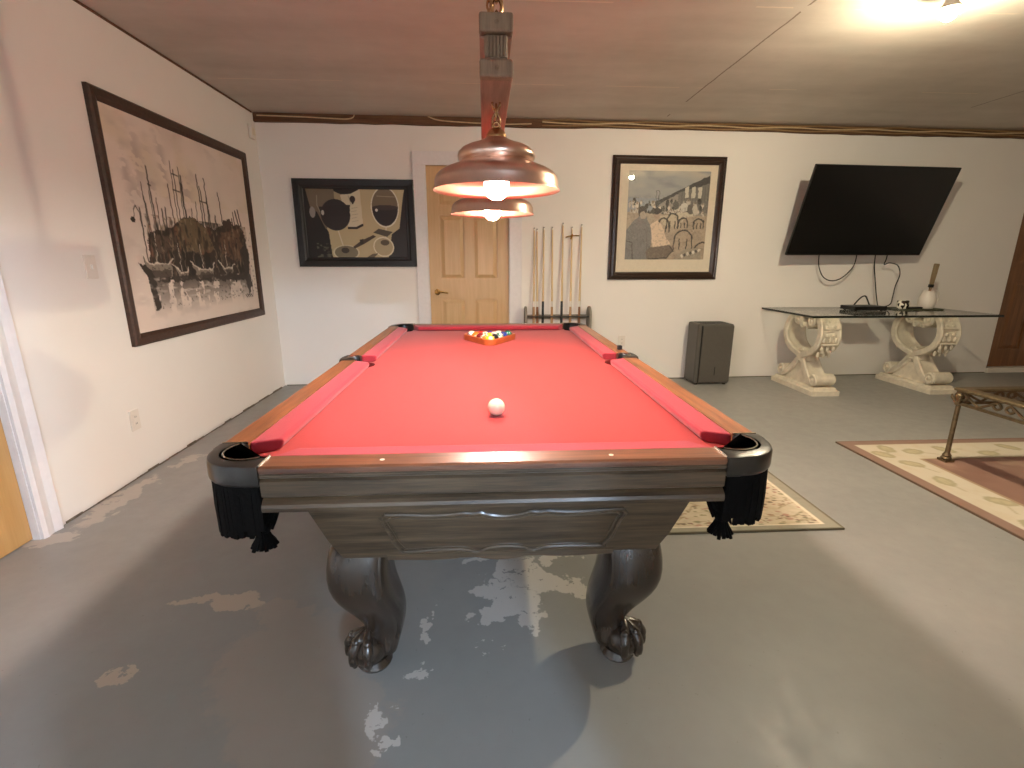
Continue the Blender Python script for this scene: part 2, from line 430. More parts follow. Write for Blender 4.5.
def panel_door(name, w, h, mt, panels, depth=.04):
    """local: x 0..w, z 0..h, front face at y=0 looking to -y; panels recessed with raised fields"""
    o = bpy.data.objects.new(name, None); COL.objects.link(o); tag(o, kind='structure')
    b = MB(); xs = sorted({0, w, *[p[0] for p in panels], *[p[1] for p in panels]}); zs = sorted({0, h, *[p[2] for p in panels], *[p[3] for p in panels]})
    for i in range(len(xs) - 1):
        for j in range(len(zs) - 1):
            x0, x1, z0, z1 = xs[i], xs[i + 1], zs[j], zs[j + 1]; cx, cz = (x0 + x1) / 2, (z0 + z1) / 2
            if any(p[0] < cx < p[1] and p[2] < cz < p[3] for p in panels):
                continue
            b.box((x0, 0, z0), (x1, depth, z1))
    bmesh.ops.remove_doubles(b.bm, verts=b.bm.verts[:], dist=1e-5)
    b.build('door_frame', mt, o, smooth=False)
    for p in panels:
        q = MB(); d0, d1, g = .014, .003, .045
        r1 = [(p[0], d0, p[2]), (p[1], d0, p[2]), (p[1], d0, p[3]), (p[0], d0, p[3])]
        g1 = .012
        r2 = [(p[0] + g1, d0, p[2] + g1), (p[1] - g1, d0, p[2] + g1), (p[1] - g1, d0, p[3] - g1), (p[0] + g1, d0, p[3] - g1)]
        r3 = [(p[0] + g, d1, p[2] + g), (p[1] - g, d1, p[2] + g), (p[1] - g, d1, p[3] - g), (p[0] + g, d1, p[3] - g)]
        bk = [(x, depth * .8, z) for x, y, z in r1]
        q.loops([bk, r1, r2, r3]); q.build('door_panel', mt, o, smooth=False)
    return o
W1 = .785
d1 = panel_door('door_1', W1, 2.10, M['pine'], [(.11, .35, 1.74, 1.98), (.435, .675, 1.74, 1.98), (.11, .35, 1.05, 1.655), (.435, .675, 1.05, 1.655), (.11, .35, .22, .86), (.435, .675, .22, .86)])
d1.location = (-.5425, YB + .02, .004)
hb = MB(); mtx = Matrix.Rotation(PI / 2, 4, 'X')
for v in (0,):
    rings = []
    for r, y in ((.03, 0), (.03, -.008), (.014, -.012), (.012, -.05), (.012, -.055)):
        rings.append([(.07 + r * math.cos(a), y, .925 + r * math.sin(a)) for a in [2 * PI * k / 20 for k in range(20)]])
    hb.loops(rings)
hb.tube(smooth_path([(.07, -.05, .925), (.10, -.056, .93), (.14, -.052, .925), (.178, -.048, .918)], 6), [.011] * 6 + [.010] * 6 + [.008] * 7, 10)
hb.build('door_handle', M['brass'], d1)
# casings
def casing(name, box_list):
    b = MB()
    for lo, hi in box_list: b.box(lo, hi)
    return struct(b.build(name, M['white_trim'], smooth=False, bevel=.006))
casing('trim_1', [((-.663, YB - .022, 0), (-.548, YB - .002, 2.10)), ((.248, YB - .022, 0), (.368, YB - .002, 2.10)), ((-.663, YB - .024, 2.10), (.368, YB - .002, 2.219)),
                  ((-.548, YB - .004, 0), (-.543, YB + .10, 2.105)), ((.243, YB - .004, 0), (.248, YB + .10, 2.105))])
# right brown door
d2 = panel_door('door_2', .90, 2.05, M['brown_door'], [(.14, .40, 1.15, 1.9), (.50, .76, 1.15, 1.9), (.14, .40, .2, .95), (.50, .76, .2, .95)])
d2.location = (5.70, YB + .05, .06)
struct(MB().box((5.69, YB - .02, .0), (6.61, YB + .1, .055)).build('trim_2', M['white_plastic'], smooth=False, bevel=.004))
# left door with white casing
d3 = panel_door('door_3', .80, 2.04, M['pine_honey'], [(.12, .36, 1.15, 1.9), (.46, .70, 1.15, 1.9), (.12, .36, .2, .9), (.46, .70, .2, .9)])
d3.rotation_euler = (0, 0, PI / 2); d3.location = (XL - .03, 1.307, .006)
lc = MB()
prof = [(0, 0), (.0, .014), (.02, .02), (.045, .014), (.06, .012), (.08, .018), (.098, .022), (.1025, .0)]
lc.loops([[(XL + q + .001, 2.1125 + p, z) for p, q in prof] for z in (0, 2.17)])
lc.loops([[(XL + q + .001, 1.28 - p, z) for p, q in prof] for z in (0, 2.17)])
lc.box((XL + .001, 1.16, 2.05), (XL + .021, 2.215, 2.17))
lc.box((XL - .12, 2.108, 0), (XL + .002, 2.1135, 2.05))
struct(lc.build('trim_3', M['white_trim'], smooth=False))
# rough plate under the ceiling
tb = MB(); n = 60
rings = []
for i in range(n + 1):
    x = XL - .02 + (XR - XL) * i / n; d = .03 + .006 * math.sin(i * 1.7) + random.uniform(-.003, .003); zb = 2.437 + random.uniform(-.004, .004) + (.01 if 1 < x < 3 else 0)
    rings.append([(x, YB - .001, zb), (x, YB - d, zb + .004), (x, YB - d * .9, 2.47), (x, YB - d, 2.509), (x, YB - .001, 2.509)])
tb.loops(rings); struct(tb.build('trim_4', M['rough_beam'], smooth=False))
struct(MB().box((XL + .0005, YF + .01, 2.497), (XL + .006, YB - .15, 2.5095)).build('trim_5', M['rough_beam'], smooth=False))
# dark strips standing in for the gaps where floor meets wall
gp = MB()
for i in range(26):
    y = 2.25 + i * .1; gp.box((XL + .0005, y, .0), (XL + .004 + random.uniform(0, .008), y + .1, random.uniform(.004, .014)))
struct(gp.build('floor_gap_left', mat('gap_dark', rgb(110, 98, 84), .9, var=.3), smooth=False))
struct(MB().box((XL + .02, YB - .004, .0), (5.68, YB - .0005, .008)).build('floor_gap_back', mat('gap_dark_2', rgb(96, 84, 68), .9, var=.3), smooth=False))

# cables stapled along the plate
def cable(name, pts, r, m, label, cat='cable', group=None, n=6):
    b = MB(); b.tube(smooth_path(pts, 6), r, n)
    return tag(b.build(name, m), label, cat, group)
yb = YB - .046
cable('ceiling_cable', [(-2.0, yb, 2.480), (-1.8, yb - .002, 2.478), (-1.55, yb, 2.474), (-1.35, yb, 2.468), (-1.23, yb, 2.466), (-1.17, yb, 2.478), (-1.15, yb - .002, 2.504)], .0055, M['cable_cream'], 'cream cable stapled to ceiling plate near left corner of the room')
cable('ceiling_cable', [(-.50, yb, 2.505), (-.44, yb, 2.482), (-.36, yb, 2.470), (-.2, yb, 2.462), (.0, yb, 2.456), (.2, yb - .003, 2.452), (.45, yb, 2.462)], .0055, M['cable_cream'], 'cream cable dropping from ceiling behind the billiard lamp beam')
for k, (z0, mm, lb) in enumerate(((2.494, 'cable_tan', 'tan cable running highest along ceiling plate over the right wall'), (2.474, 'cable_cream', 'cream cable running midway along ceiling plate over café picture'), (2.454, 'cable_tan', 'tan cable running lowest along ceiling plate over the television'))):
    cable('ceiling_cable', [(.55 + .25 * i, yb - .002 * (i % 2) - .004 * (k == 1), z0 + .006 * math.sin(i * 1.9 + k * 2)) for i in range(22)], .006, M[mm], lb.replace('é', 'e'))

# small plates on walls
def plate(name, label, cat, face, c, w, h, kind):
    t = thing(name, label, cat, c); t.rotation_euler = (0, 0, {'left': PI / 2, 'back': 0}[face])
    b = MB(); b.box((-w / 2, -.008, -h / 2), (w / 2, 0, h / 2)); b.build('cover_plate', M['white_plastic'], t, smooth=False, bevel=.003)
    if kind == 'switch':
        b = MB(); b.box((-.006, -.018, -.012), (.006, -.006, .012)); b.build('toggle', M['white_plastic'], t, smooth=False, bevel=.002)
    else:
        for dz in (.02, -.02):
            b = MB(); b.prism([(.014 * math.cos(a), .017 * math.sin(a)) for a in [2 * PI * k / 16 for k in range(16)]], -.0105, -.006, lambda x, y, z: (x, z, y + dz)); b.build('socket_face', M['white_plastic'], t, smooth=False)
            b = MB()
            for sx in (-.005, .005): b.box((sx - .001, -.0112, dz - .005), (sx + .001, -.0100, dz + .005))
            b.build('socket_slot', M['cord_black'], t, smooth=False)
    return t
plate('light_switch', 'white toggle switch plate on left wall beside the harbour painting', 'light switch', 'left', (XL, 2.724, 1.203), .075, .12, 'switch')
plate('power_outlet', 'white duplex outlet low on left wall below harbour painting', 'outlet', 'left', (XL, 2.82, .338), .075, .12, 'outlet')
plate('power_outlet', 'white duplex outlet low on back wall behind pool table', 'outlet', 'back', (1.43, YB, .415), .075, .115, 'outlet')
t = thing('chime_box', 'small white plastic box high on left wall near the corner', 'box', (XL, 4.83, 2.33), PI / 2)
MB().box((-.045, -.03, -.06), (.045, 0, .06)).build('housing', M['white_plastic'], t, smooth=False, bevel=.008)
MB().box((-.03, -.033, -.03), (.03, -.029, .03)).build('front_grille', M['mat_board'], t, smooth=False, bevel=.002)  # raised grille panel on the box front, no vent

# ------------------------------------------------------------------ pool table
TX, TY = .027, 2.36
HX, HY, ZR, ZB = .71, 1.30, .782, .745
T = thing('pool_table', 'carved dark wood pool table with red cloth and black net pockets', 'pool table', (TX, TY, 0))
def arc(cx, cy, r, a0, a1, n):
    return [(cx + r * math.cos(R(a0 + (a1 - a0) * i / n)), cy + r * math.sin(R(a0 + (a1 - a0) * i / n))) for i in range(n + 1)]
# bed with pocket cut-outs
ix, iy = HX - .075, HY - .075
pc = .098; pr = .064
def bed_poly():
    pts = []
    cxs, cys = HX - pc, HY - pc
    # counter-clockwise from lower right corner
    def corner(sx, sy):
        a = []
        c = (sx * cxs, sy * cys)
        rr = pr
        # intersections with the edges x = sx*ix, y = sy*iy
        k = ix - cxs; d1 = math.sqrt(max(0, rr * rr - k * k))
        p1 = (sx * ix, c[1] - sy * d1); p2 = (c[0] - sx * d1, sy * iy)
        a1 = math.atan2(p1[1] - c[1], p1[0] - c[0]); a2 = math.atan2(p2[1] - c[1], p2[0] - c[0])
        mid = math.atan2(-sy, -sx)
        def un(a, ref):
            while a - ref > PI: a -= 2 * PI
            while a - ref < -PI: a += 2 * PI
            return a
        a1, a2 = un(a1, mid), un(a2, mid)
        for i in range(13):
            t = a1 + (a2 - a1) * i / 12
            a.append((c[0] + rr * math.cos(t), c[1] + rr * math.sin(t)))
        return a
    def side(sx):
        cx0, rr = HX - .070, .076; k = ix - cx0; th = math.acos(k / rr)     # arc on the table side of the edge
        return [(sx * (cx0 + rr * math.cos(th + (2 * PI - 2 * th) * i / 14)), rr * math.sin(th + (2 * PI - 2 * th) * i / 14)) for i in range(15)]
    br = corner(1, -1); tr = corner(1, 1); tl = corner(-1, 1); bl = corner(-1, -1)
    br = br if br[0][1] > br[-1][1] else br
    # order: bottom edge left->right, then right edge upward
    pts += list(reversed(br))            # from bottom edge point to right edge point
    s1 = side(1); s1 = s1 if s1[0][1] < s1[-1][1] else s1[::-1]; pts += s1
    pts += tr                            # right edge point to top edge point
    pts += list(reversed(tl))            # top edge point to left edge point
    s2 = side(-1); s2 = s2 if s2[0][1] > s2[-1][1] else s2[::-1]; pts += s2
    pts += bl
    return pts
bb = MB(); bb.prism(bed_poly(), ZB - .035, ZB); bb.build('cloth_bed', M['felt'], T, smooth=False)

# rails: (axis, sign, start, end)
CE, MS = .162, .062
segs = [('x', -1, -(HX - CE), HX - CE), ('x', 1, -(HX - CE), HX - CE)]
for s in (-1, 1): segs += [('y', s, -(HY - CE), -MS), ('y', s, MS, HY - CE)]
def rp(ax, s, u, v, z):
    return (u, s * (HY - v), z) if ax == 'x' else (s * (HX - v), u, z)
RW, CW = .07, .14
for ax, s, a, b in segs:
    wd = 'x' if ax == 'x' else 'y'
    q = MB(); pf = [(.002, ZR - .004), (.008, ZR), (RW, ZR), (RW, ZB), (.006, ZB + .015), (.006, ZB + .0225), (.001, ZB + .0235)]
    q.loops([[rp(ax, s, u, v, z) for v, z in pf] for u in (a, b)]); q.build('rail_top', M['rail_wood_' + wd], T, smooth=False)
    q = MB(); pf = [(.006, .7675), (.002, .762), (.002, .756), (.008, .752), (.002, .746), (.003, .708), (.012, .702), (.004, .697), (-.003, .690), (-.006, .682), (-.004, .672), (.002, .669), (.05, .669), (.05, .744), (.0075, .744), (.0075, .7675)]
    q.loops([[rp(ax, s, u, v, z) for v, z in pf] for u in (a + .0, b - .0)]); q.build('rail_fascia', M['dark_wood_' + wd], T, smooth=False)
    # thin bead between top and fascia
    q = MB(); q.tube([rp(ax, s, a + .002, .0025, .7675), rp(ax, s, b - .002, .0025, .7675)], .0022, 6); q.build('rail_bead', M['rail_wood_' + wd], T)
    # cushion with cut ends
    q = MB()
    def endcut(u, sg, v, corner):
        t = (v - RW) / (CW - RW)
        return u - sg * ((.004 + t * .042) if corner else (.002 + t * .016))
    ca, cb = (True, True) if ax == 'x' else ((abs(a) > .5), (abs(b) > .5))
    pf = [(RW + .0005, ZB + .001), (RW + .0005, ZR - .001), (CW - .012, ZR - .004), (CW - .003, ZR - .007), (CW, ZR - .011), (CW - .002, ZR - .022), (CW - .006, ZB + .006), (CW - .02, ZB + .001)]
    q.loops([[rp(ax, s, endcut(a, -1, v, ca), v, z) for v, z in pf], [rp(ax, s, endcut(b, 1, v, cb), v, z) for v, z in pf]])
    q.build('cushion', M['felt_rail'], T, smooth=False, bevel=.004)
    # sights
    L = b - a
    us = [a + L * k / 4 for k in (1, 3)] if ax == 'x' else []
    for u in us:
        q = MB(); c = rp(ax, s, u, RW / 2, ZR); q.lathe([(.006, -.001), (.006, .0006)], 12, c); q.build('sight_dot', M['ivory_dot'], T)
# castings and pockets
def corner_frame(sx, sy):
    return lambda u, v, z: (sx * (HX - u), sy * (HY - v), z)
def rounded_slab(q, poly, z0, z1, f, r=.012):
    """slab with softened outer edges via inset rings"""
    n = len(poly); P = [Vector((x, y)) for x, y in poly]
    area = sum(P[i].x * P[(i + 1) % n].y - P[(i + 1) % n].x * P[i].y for i in range(n)); sg = 1 if area > 0 else -1
    nor = []
    for i in range(n):
        e1 = (P[i] - P[i - 1]).normalized(); e2 = (P[(i + 1) % n] - P[i]).normalized()
        m = Vector((-(e1.y + e2.y), e1.x + e2.x)) * sg
        m = m.normalized() if m.length > 1e-6 else Vector((-e1.y, e1.x)) * sg
        nor.append(m / max(.5, m.dot(Vector((-e2.y, e2.x)) * sg)))
    rings = []
    for d, z in ((r * .5, z0), (r * .1, z0 + r * .5), (0, z0 + r), (0, z1 - r), (r * .3, z1 - r * .3), (r, z1)):
        rings.append([f(*(P[i] + nor[i] * d), z) for i in range(n)])
    q.loops(rings)
def casting(kind, f):
    if kind == 'corner':
        outer = [(CE, -.003), (.125, -.002)] + arc(.118, .118, .117, 270, 180, 12) + [(-.002, .125), (-.003, CE)]
        inner = [(RW, CE), (RW - .010, .150)] + arc(.106, .106, .062, 142, 308, 14) + [(.150, RW - .010), (CE, RW)]
        return outer + inner
    outer = [(-MS, -.004)] + [(-.045, -.010), (-.02, -.014), (.02, -.014), (.045, -.010)] + [(MS, -.004)]
    inner = [(MS, RW)] + [(.05, RW)] + arc(0, .058, .036, 20, -200, 12) + [(-.05, RW), (-MS, RW)]
    return outer + inner
def pocket(kind, f, tip):
    q = MB(); poly = casting(kind, f); rounded_slab(q, poly, .732, ZR + .004, f, .011); q.build('pocket_casting', M['black_cast'], T)
    # chrome edge along hole and joints
    q = MB()
    if kind == 'corner':
        q.tube([f(u, v, ZR + .0035) for u, v in arc(.106, .106, .064, 142, 308, 18)], .0022, 6)
        q.tube([f(CE, v, ZR + .0015) for v in (.006, .03, .05, RW)], .0026, 6)
        q.tube([f(v, CE, ZR + .0015) for v in (.006, .03, .05, RW)], .0026, 6)
    else:
        q.tube([f(u, v, ZR + .0035) for u, v in arc(0, .058, .039, 0, -180, 16)], .0022, 6)
    q.build('chrome_edge', M['silver'], T)
    # liner: the dark throat of the pocket
    q = MB(); cx, cy, rr = (pc, pc, .060) if kind == 'corner' else (0, .058, .046)
    rings = []
    for r, z in ((rr, ZB - .002), (rr, .70), (rr * .95, .64), (rr * .7, .60), (rr * .2, .585)):
        rings.append([f(cx + r * math.cos(2 * PI * k / 20), cy + r * math.sin(2 * PI * k / 20), z) for k in range(20)])
    q.loops(rings, cap=False); q.build('pocket_bag', M['black_net'], T)
    # fringed shield around the outside
    q = MB()
    if kind == 'corner':
        path = [(.150, .012), (.125, .012)] + arc(.112, .112, .100, 270, 180, 14) + [(.012, .125), (.012, .150)]
    else:
        path = [(-.05, .006), (-.025, .004), (0, .003), (.025, .004), (.05, .006)]
    path = [(p.x, p.y) for p in smooth_path([(a, b, 0) for a, b in path], 3)]
    for i, (u, v) in enumerate(path):
        un = path[min(i + 1, len(path) - 1)]; up = path[max(i - 1, 0)]
        t = Vector((un[0] - up[0], un[1] - up[1])).normalized() * .0052; nn = Vector((-t.y, t.x)).normalized() * .0035
        zl = .598 + random.uniform(-.010, .012) + .02 * abs(i / len(path) - .5)
        jx = random.uniform(-.002, .002)
        p4 = [(u - t.x + nn.x, v - t.y + nn.y), (u + t.x + nn.x, v + t.y + nn.y), (u + t.x - nn.x, v + t.y - nn.y), (u - t.x - nn.x, v - t.y - nn.y)]
        q.loops([[f(a, b, .738) for a, b in p4], [f(a + jx, b + jx, .66) for a, b in p4], [f(a + jx, b, zl) for a, b in p4]])
    q.build('pocket_fringe', M['black_net'], T, smooth=False)
    # knotted net lattice on the inner side
    q = MB()
    for k in range(7):
        for sgn in (-1, 1):
            pts = []
            for j in range(8):
                z = .725 - j * .022; a = R(-60 + k * 28 + sgn * j * 11) if kind == 'corner' else R(20 + k * 24 + sgn * j * 11)
                r = (.068 if kind == 'corner' else .05) * (1 - .5 * (j / 7) ** 2)
                pts.append(f(cx + r * math.cos(a + .4), cy + r * math.sin(a + .4), z))
            q.tube(pts, .0034, 5)
    q.build('pocket_net', M['black_net'], T)
    # tassel
    q = MB(); tx, ty = (.115, .085) if kind == 'corner' else (0, .058)
    q.sphere(f(tx, ty, .583), .020, 12, 8)
    for k in range(30):
        a = 2 * PI * k / 30; rr_ = .030 if k % 2 else .018; e = (tx + rr_ * math.cos(a), ty + rr_ * math.sin(a))
        q.tube([f(tx + .008 * math.cos(a), ty + .008 * math.sin(a), .578), f((tx + e[0]) / 2, (ty + e[1]) / 2, .555), f(e[0], e[1], .530 + random.uniform(-.004, .004))], [.005, .0062, .005], 5)
    q.build('pocket_tassel', M['black_net'], T, smooth=False)
for sx in (-1, 1):
    for sy in (-1, 1): pocket('corner', corner_frame(sx, sy), None)
    pocket('side', (lambda s: (lambda u, v, z: (s * (HX - v), u, z)))(sx), None)
# cabinet
CB = .455
q = MB(); tz = .669
def cab(x, y, z): return (x, y, z)
rings = []
for hx, hy, z in ((.430, 1.165, CB), (.455, 1.19, .52), (.50, 1.235, tz)):
    rings.append([(-hx + .012, -hy, z), (hx + .012, -hy, z), (hx + .012, hy, z), (-hx + .012, hy, z)])
q.loops(rings); q.build('cabinet', M['dark_wood_x'], T, smooth=False)
# scalloped lower apron lips
def fy(z):      # front face of the cabinet in local y
    if z < .52: return -(1.165 + (z - CB) / (.52 - CB) * .025)
    return -(1.19 + (z - .52) / (tz - .52) * .045)
def wave(t, amp):   # scallops of the carved border
    return amp * (math.exp(-((t - .5) / .10) ** 2) * .9 - math.exp(-((t - .36) / .035) ** 2) - math.exp(-((t - .64) / .035) ** 2) + .4 * math.exp(-((t - .2) / .12) ** 2) + .4 * math.exp(-((t - .8) / .12) ** 2))
for sgn in (-1, 1):
    path = []; xa, xb = -.285, .325
    for i in range(49):
        t = i / 48; path.append((xa + (xb - xa) * t, .612 - .010 * abs(wave(t, 1)) + wave(t, -.006)))
    path += [(.335, .60), (.322, .575), (.315, .545), (.308, .515), (.29, .487)]
    for i in range(49):
        t = 1 - i / 48; path.append((xa + .03 + (xb - xa - .06) * t, .478 + wave(t, .012)))
    path += [(-.262, .487), (-.275, .515), (-.282, .545), (-.292, .575), (-.298, .60)]
    P3 = [(x, sgn * (-fy(z) + .001) * 1.0, z) for x, z in path]
    q = MB(); q.tube([Vector(p) for p in P3], .0062, 8, closed=True)
    P4 = [(.013 + (x - .013) * .955, sgn * (-fy(z) + .001), .545 + (z - .545) * .86) for x, z in path]
    q.tube([Vector(p) for p in P4], .003, 6, closed=True)
    q.build('carved_border', M['dark_wood_x'], T)
# bottom lip, scalloped
for sgn in (-1, 1):
    q = MB(); rings = []
    for i in range(61):
        t = i / 60; x = -.30 + .62 * t; zb = CB - .006 - max(0, wave(t, .012)) * .9
        y = sgn * 1.165
        rings.append([(x, y, CB + .014), (x, y + sgn * .006, CB + .010), (x, y + sgn * .004, zb), (x, y - sgn * .02, zb), (x, y - sgn * .02, CB + .014)])
    q.loops(rings); q.build('apron_lip', M['dark_wood_x'], T, smooth=False)
# legs
def leg(sx, sy):
    st = [  # z, centre x, half width (x), half depth, y offset outward
        (CB + .01, .398, .084, .085, .0), (.43, .402, .087, .090, .008), (.38, .408, .091, .095, .018), (.32, .406, .093, .096, .022), (.27, .392, .089, .090, .014),
        (.22, .371, .080, .078, .0), (.17, .355, .067, .066, -.014), (.13, .351, .058, .058, -.020), (.10, .355, .053, .053, -.016), (.06, .364, .05, .05, -.010), (.03, .368, .05, .05, -.006)]
    q = MB(); rings = []; n = 24
    for z, cx, hw, hd, oy in st:
        ring = []
        for k in range(n):
            a = 2 * PI * k / n; e = .62
            c, s_ = math.cos(a), math.sin(a)
            x = hw * math.copysign(abs(c) ** e, c); y = hd * math.copysign(abs(s_) ** e, s_)
            ring.append((sx * (cx + x), sy * (1.03 + oy + y), z))
        rings.append(ring)
    q.loops(rings)
    lg = q.build('leg', M['leg_wood'], T, subsurf=1, angle=180)
    # carved edge running down the knee
    q = MB()
    pts = []
    for z, cx, hw, hd, oy in st[0:9]:
        pts.append((sx * (cx - hw * .80), sy * (1.03 + oy + hd * .80), z))
    q.tube(smooth_path(pts, 5), .0075, 6)
    q.build('carved_edge', M['leg_wood'], lg)
    # claw foot: ball with toes
    q = MB(); bx, by, bz, br_ = sx * .402, sy * 1.052, .064, .054
    q.sphere((bx, by, bz), br_, 24, 16, (1.05, 1.05, 1.0))
    dv = Vector((sx * .62, sy * .78, 0)).normalized(); pv = Vector((-dv.y, dv.x, 0))
    for k in (-1, 0, 1):
        aa = R(48 * k); dd = dv * math.cos(aa) + pv * math.sin(aa)
        pts = [Vector((bx, by, bz)) + (dd * math.cos(e) + Vector((0, 0, 1)) * math.sin(e)) * (br_ + .008) for e in [R(x) for x in (120, 95, 70, 45, 20, -5, -28)]]
        q.tube(smooth_path(pts, 3), [.015] * 7 + [.017] * 6 + [.013] * 4 + [.008] * 2, 10)
        q.sphere(tuple(Vector((bx, by, bz)) + (dd * math.cos(R(48)) + Vector((0, 0, 1)) * math.sin(R(48))) * (br_ + .014)), .015, 12, 8)
    q.lathe([(.05, 0), (.055, .01), (.045, .03)], 20, (bx - sx * .012, by - sy * .012, 0))
    q.build('claw_foot', M['leg_wood'], lg)
for sx in (-1, 1):
    for sy in (-1, 1): leg(sx, sy)
# name plate on the near rail
pl = MB(); pl.box((-.049, -HY + .020, ZR), (.049, -HY + .052, ZR + .0012)); np_ = pl.build('name_plate', M['plate'], T, smooth=False)
def text_mesh(name, body, size, mtx, material, parent):
    cu = bpy.data.curves.new(name + '_c', 'FONT'); cu.body = body; cu.size = size; cu.align_x = 'CENTER'; cu.align_y = 'CENTER'; cu.extrude = .0003
    ob = bpy.data.objects.new(name + '_c', cu); COL.objects.link(ob)
    bpy.context.view_layer.update()
    me = bpy.data.meshes.new_from_object(ob.evaluated_get(bpy.context.evaluated_depsgraph_get()))
    bpy.data.objects.remove(ob); me.transform(mtx); me.materials.clear(); me.materials.append(material); me.name = name
    o = bpy.data.objects.new(name, me); COL.objects.link(o); o.parent = parent; return o
text_mesh('lettering', 'Imperial', .021, Matrix.Translation((0, -HY + .036, ZR + .0014)), M['ink'], np_)

# chalk on the rail
t = tag(MB().box((-.011, -.011, 0), (.011, .011, .022)).build('chalk_cube', M['chalk'], smooth=False, bevel=.002), 'small dark chalk cube on right rail beside middle pocket', 'chalk')
t.location = (TX + HX - .03, TY + .16, ZR)

# balls
BR = .0286
def ball_mat(name, c, stripe):
    m, nt, p, o = new_mat(name)
    tc = N(nt, 'ShaderNodeTexCoord'); sp = N(nt, 'ShaderNodeSeparateXYZ'); nt.links.new(tc.outputs['Object'], sp.inputs[0])
    white = rgb(216, 208, 190)
    if stripe:
        f = math_n(nt, 'LESS_THAN', math_n(nt, 'ABSOLUTE', sp.outputs[2]), BR * .52); col = mixc(nt, f, white, c)
    else: col = mixc(nt, 0., c, c)
    d = math_n(nt, 'GREATER_THAN', math_n(nt, 'ABSOLUTE', sp.outputs[0]), BR * .90)
    col = mixc(nt, d, col, white)
    nt.links.new(col, p.inputs['Base Color']); p.inputs['Roughness'].default_value = .12; p.inputs['Coat Weight'].default_value = .4
    return m
cb = MB().sphere((0, 0, 0), BR, 40, 24).build('cue_ball', mat('cue_ball', rgb(218, 208, 182), .12, var=.01, coat=.4), angle=180)
cb.location = (.033, 1.535, ZB + BR + .0004); tag(cb, 'plain ivory cue ball alone on the open red cloth', 'ball')
cols = {'yellow': rgb(236, 186, 40), 'blue': rgb(30, 50, 120), 'red': rgb(190, 40, 36), 'purple': rgb(66, 40, 110), 'orange': rgb(230, 110, 40), 'green': rgb(24, 90, 70), 'maroon': rgb(112, 34, 34)}
order = [('yellow', 0), ('orange', 1), ('black', 0), ('maroon', 0), ('yellow', 1), ('green', 1), ('orange', 0), ('red', 1), ('blue', 1), ('blue', 0), ('purple', 1), ('red', 0), ('purple', 0), ('maroon', 1), ('green', 0)]
rows = [(0,), (1, 2), (3, 4, 5), (6, 7, 8, 9), (10, 11, 12, 13, 14)]
ay = 2.935; pm = MB().sphere((0, 0, 0), BR, 28, 18).build('billiard_ball', M['ivory_dot'], angle=180); base_me = pm.data
bpy.data.objects.remove(pm)
for r_, row in enumerate(rows):
    for k, i in enumerate(row):
        cname, st = order[i]
        c = rgb(22, 22, 24) if cname == 'black' else cols[cname]
        me = base_me.copy(); me.materials.clear(); me.materials.append(ball_mat(f'ball_{cname}_{"stripe" if st else "solid"}', c, st))
        o = bpy.data.objects.new('billiard_ball', me); COL.objects.link(o)
        o.location = (.028 + (k - r_ / 2) * BR * 2.004, ay + r_ * BR * 2.004 * .8660, ZB + BR)
        o.rotation_euler = (random.uniform(-1, 1), random.uniform(-1, 1), random.uniform(0, 6))
        tag(o, ('white ball with %s stripe racked in the wooden triangle' if st else 'solid %s ball racked in the wooden triangle') % cname, 'ball', 'racked billiard balls')
# triangle
def tri(off, rnd):
    c = (.028, ay + 2 * BR * 2.004 * .866 + .0); Rr = (4 * BR * 2.004) / math.sqrt(3) + 2 * off
    cen = [(0, -(4 * BR * 2.004) / math.sqrt(3)), (2 * BR * 2.004, 2 * BR * 2.004 / math.sqrt(3)), (-2 * BR * 2.004, 2 * BR * 2.004 / math.sqrt(3))]
    cy0 = ay + (4 * BR * 2.004) / math.sqrt(3)
    pts = []
    for (x, y), a0 in zip(cen, (210, -30, 90)):
        pts += [(.028 + x + px, cy0 + y + py) for px, py in arc(0, 0, off, a0, a0 + 120, 10)]
    return pts
q = MB(); inn, out = tri(BR + .004, 0), tri(BR + .021, 0)
q.ringloop([[(x, y, ZB + .0005) for x, y in inn], [(x, y, ZB + .0005) for x, y in out], [(x, y, ZB + .036) for x, y in out], [(x, y, ZB + .036) for x, y in inn]])
tag(q.build('ball_rack', M['orange_wood'], smooth=False, bevel=.003), 'orange wooden triangle rack holding the balls at the far end', 'ball rack')

# ------------------------------------------------------------------ billiard lamp
LX = .040
L = thing('billiard_lamp', 'copper two-shade billiard lamp hanging on a wooden beam', 'pendant lamp', (LX, 2.0, 1.70))
y0, y1 = -.60, .72
q = MB()
rings = []
pf = [(-.0415, -.01), (.0415, -.01), (.0415, .030), (.028, .034), (.028, .082), (.0415, .086), (.0415, .124), (.036, .130), (-.036, .130), (-.0415, .124), (-.0415, .086), (-.028, .082), (-.028, .034), (-.0415, .030)]
q.loops([[(x - .004, y, z) for x, z in pf] for y in (y0 + .02, y1)]); q.build('beam', M['beam_wood'], L, smooth=False, bevel=.003)
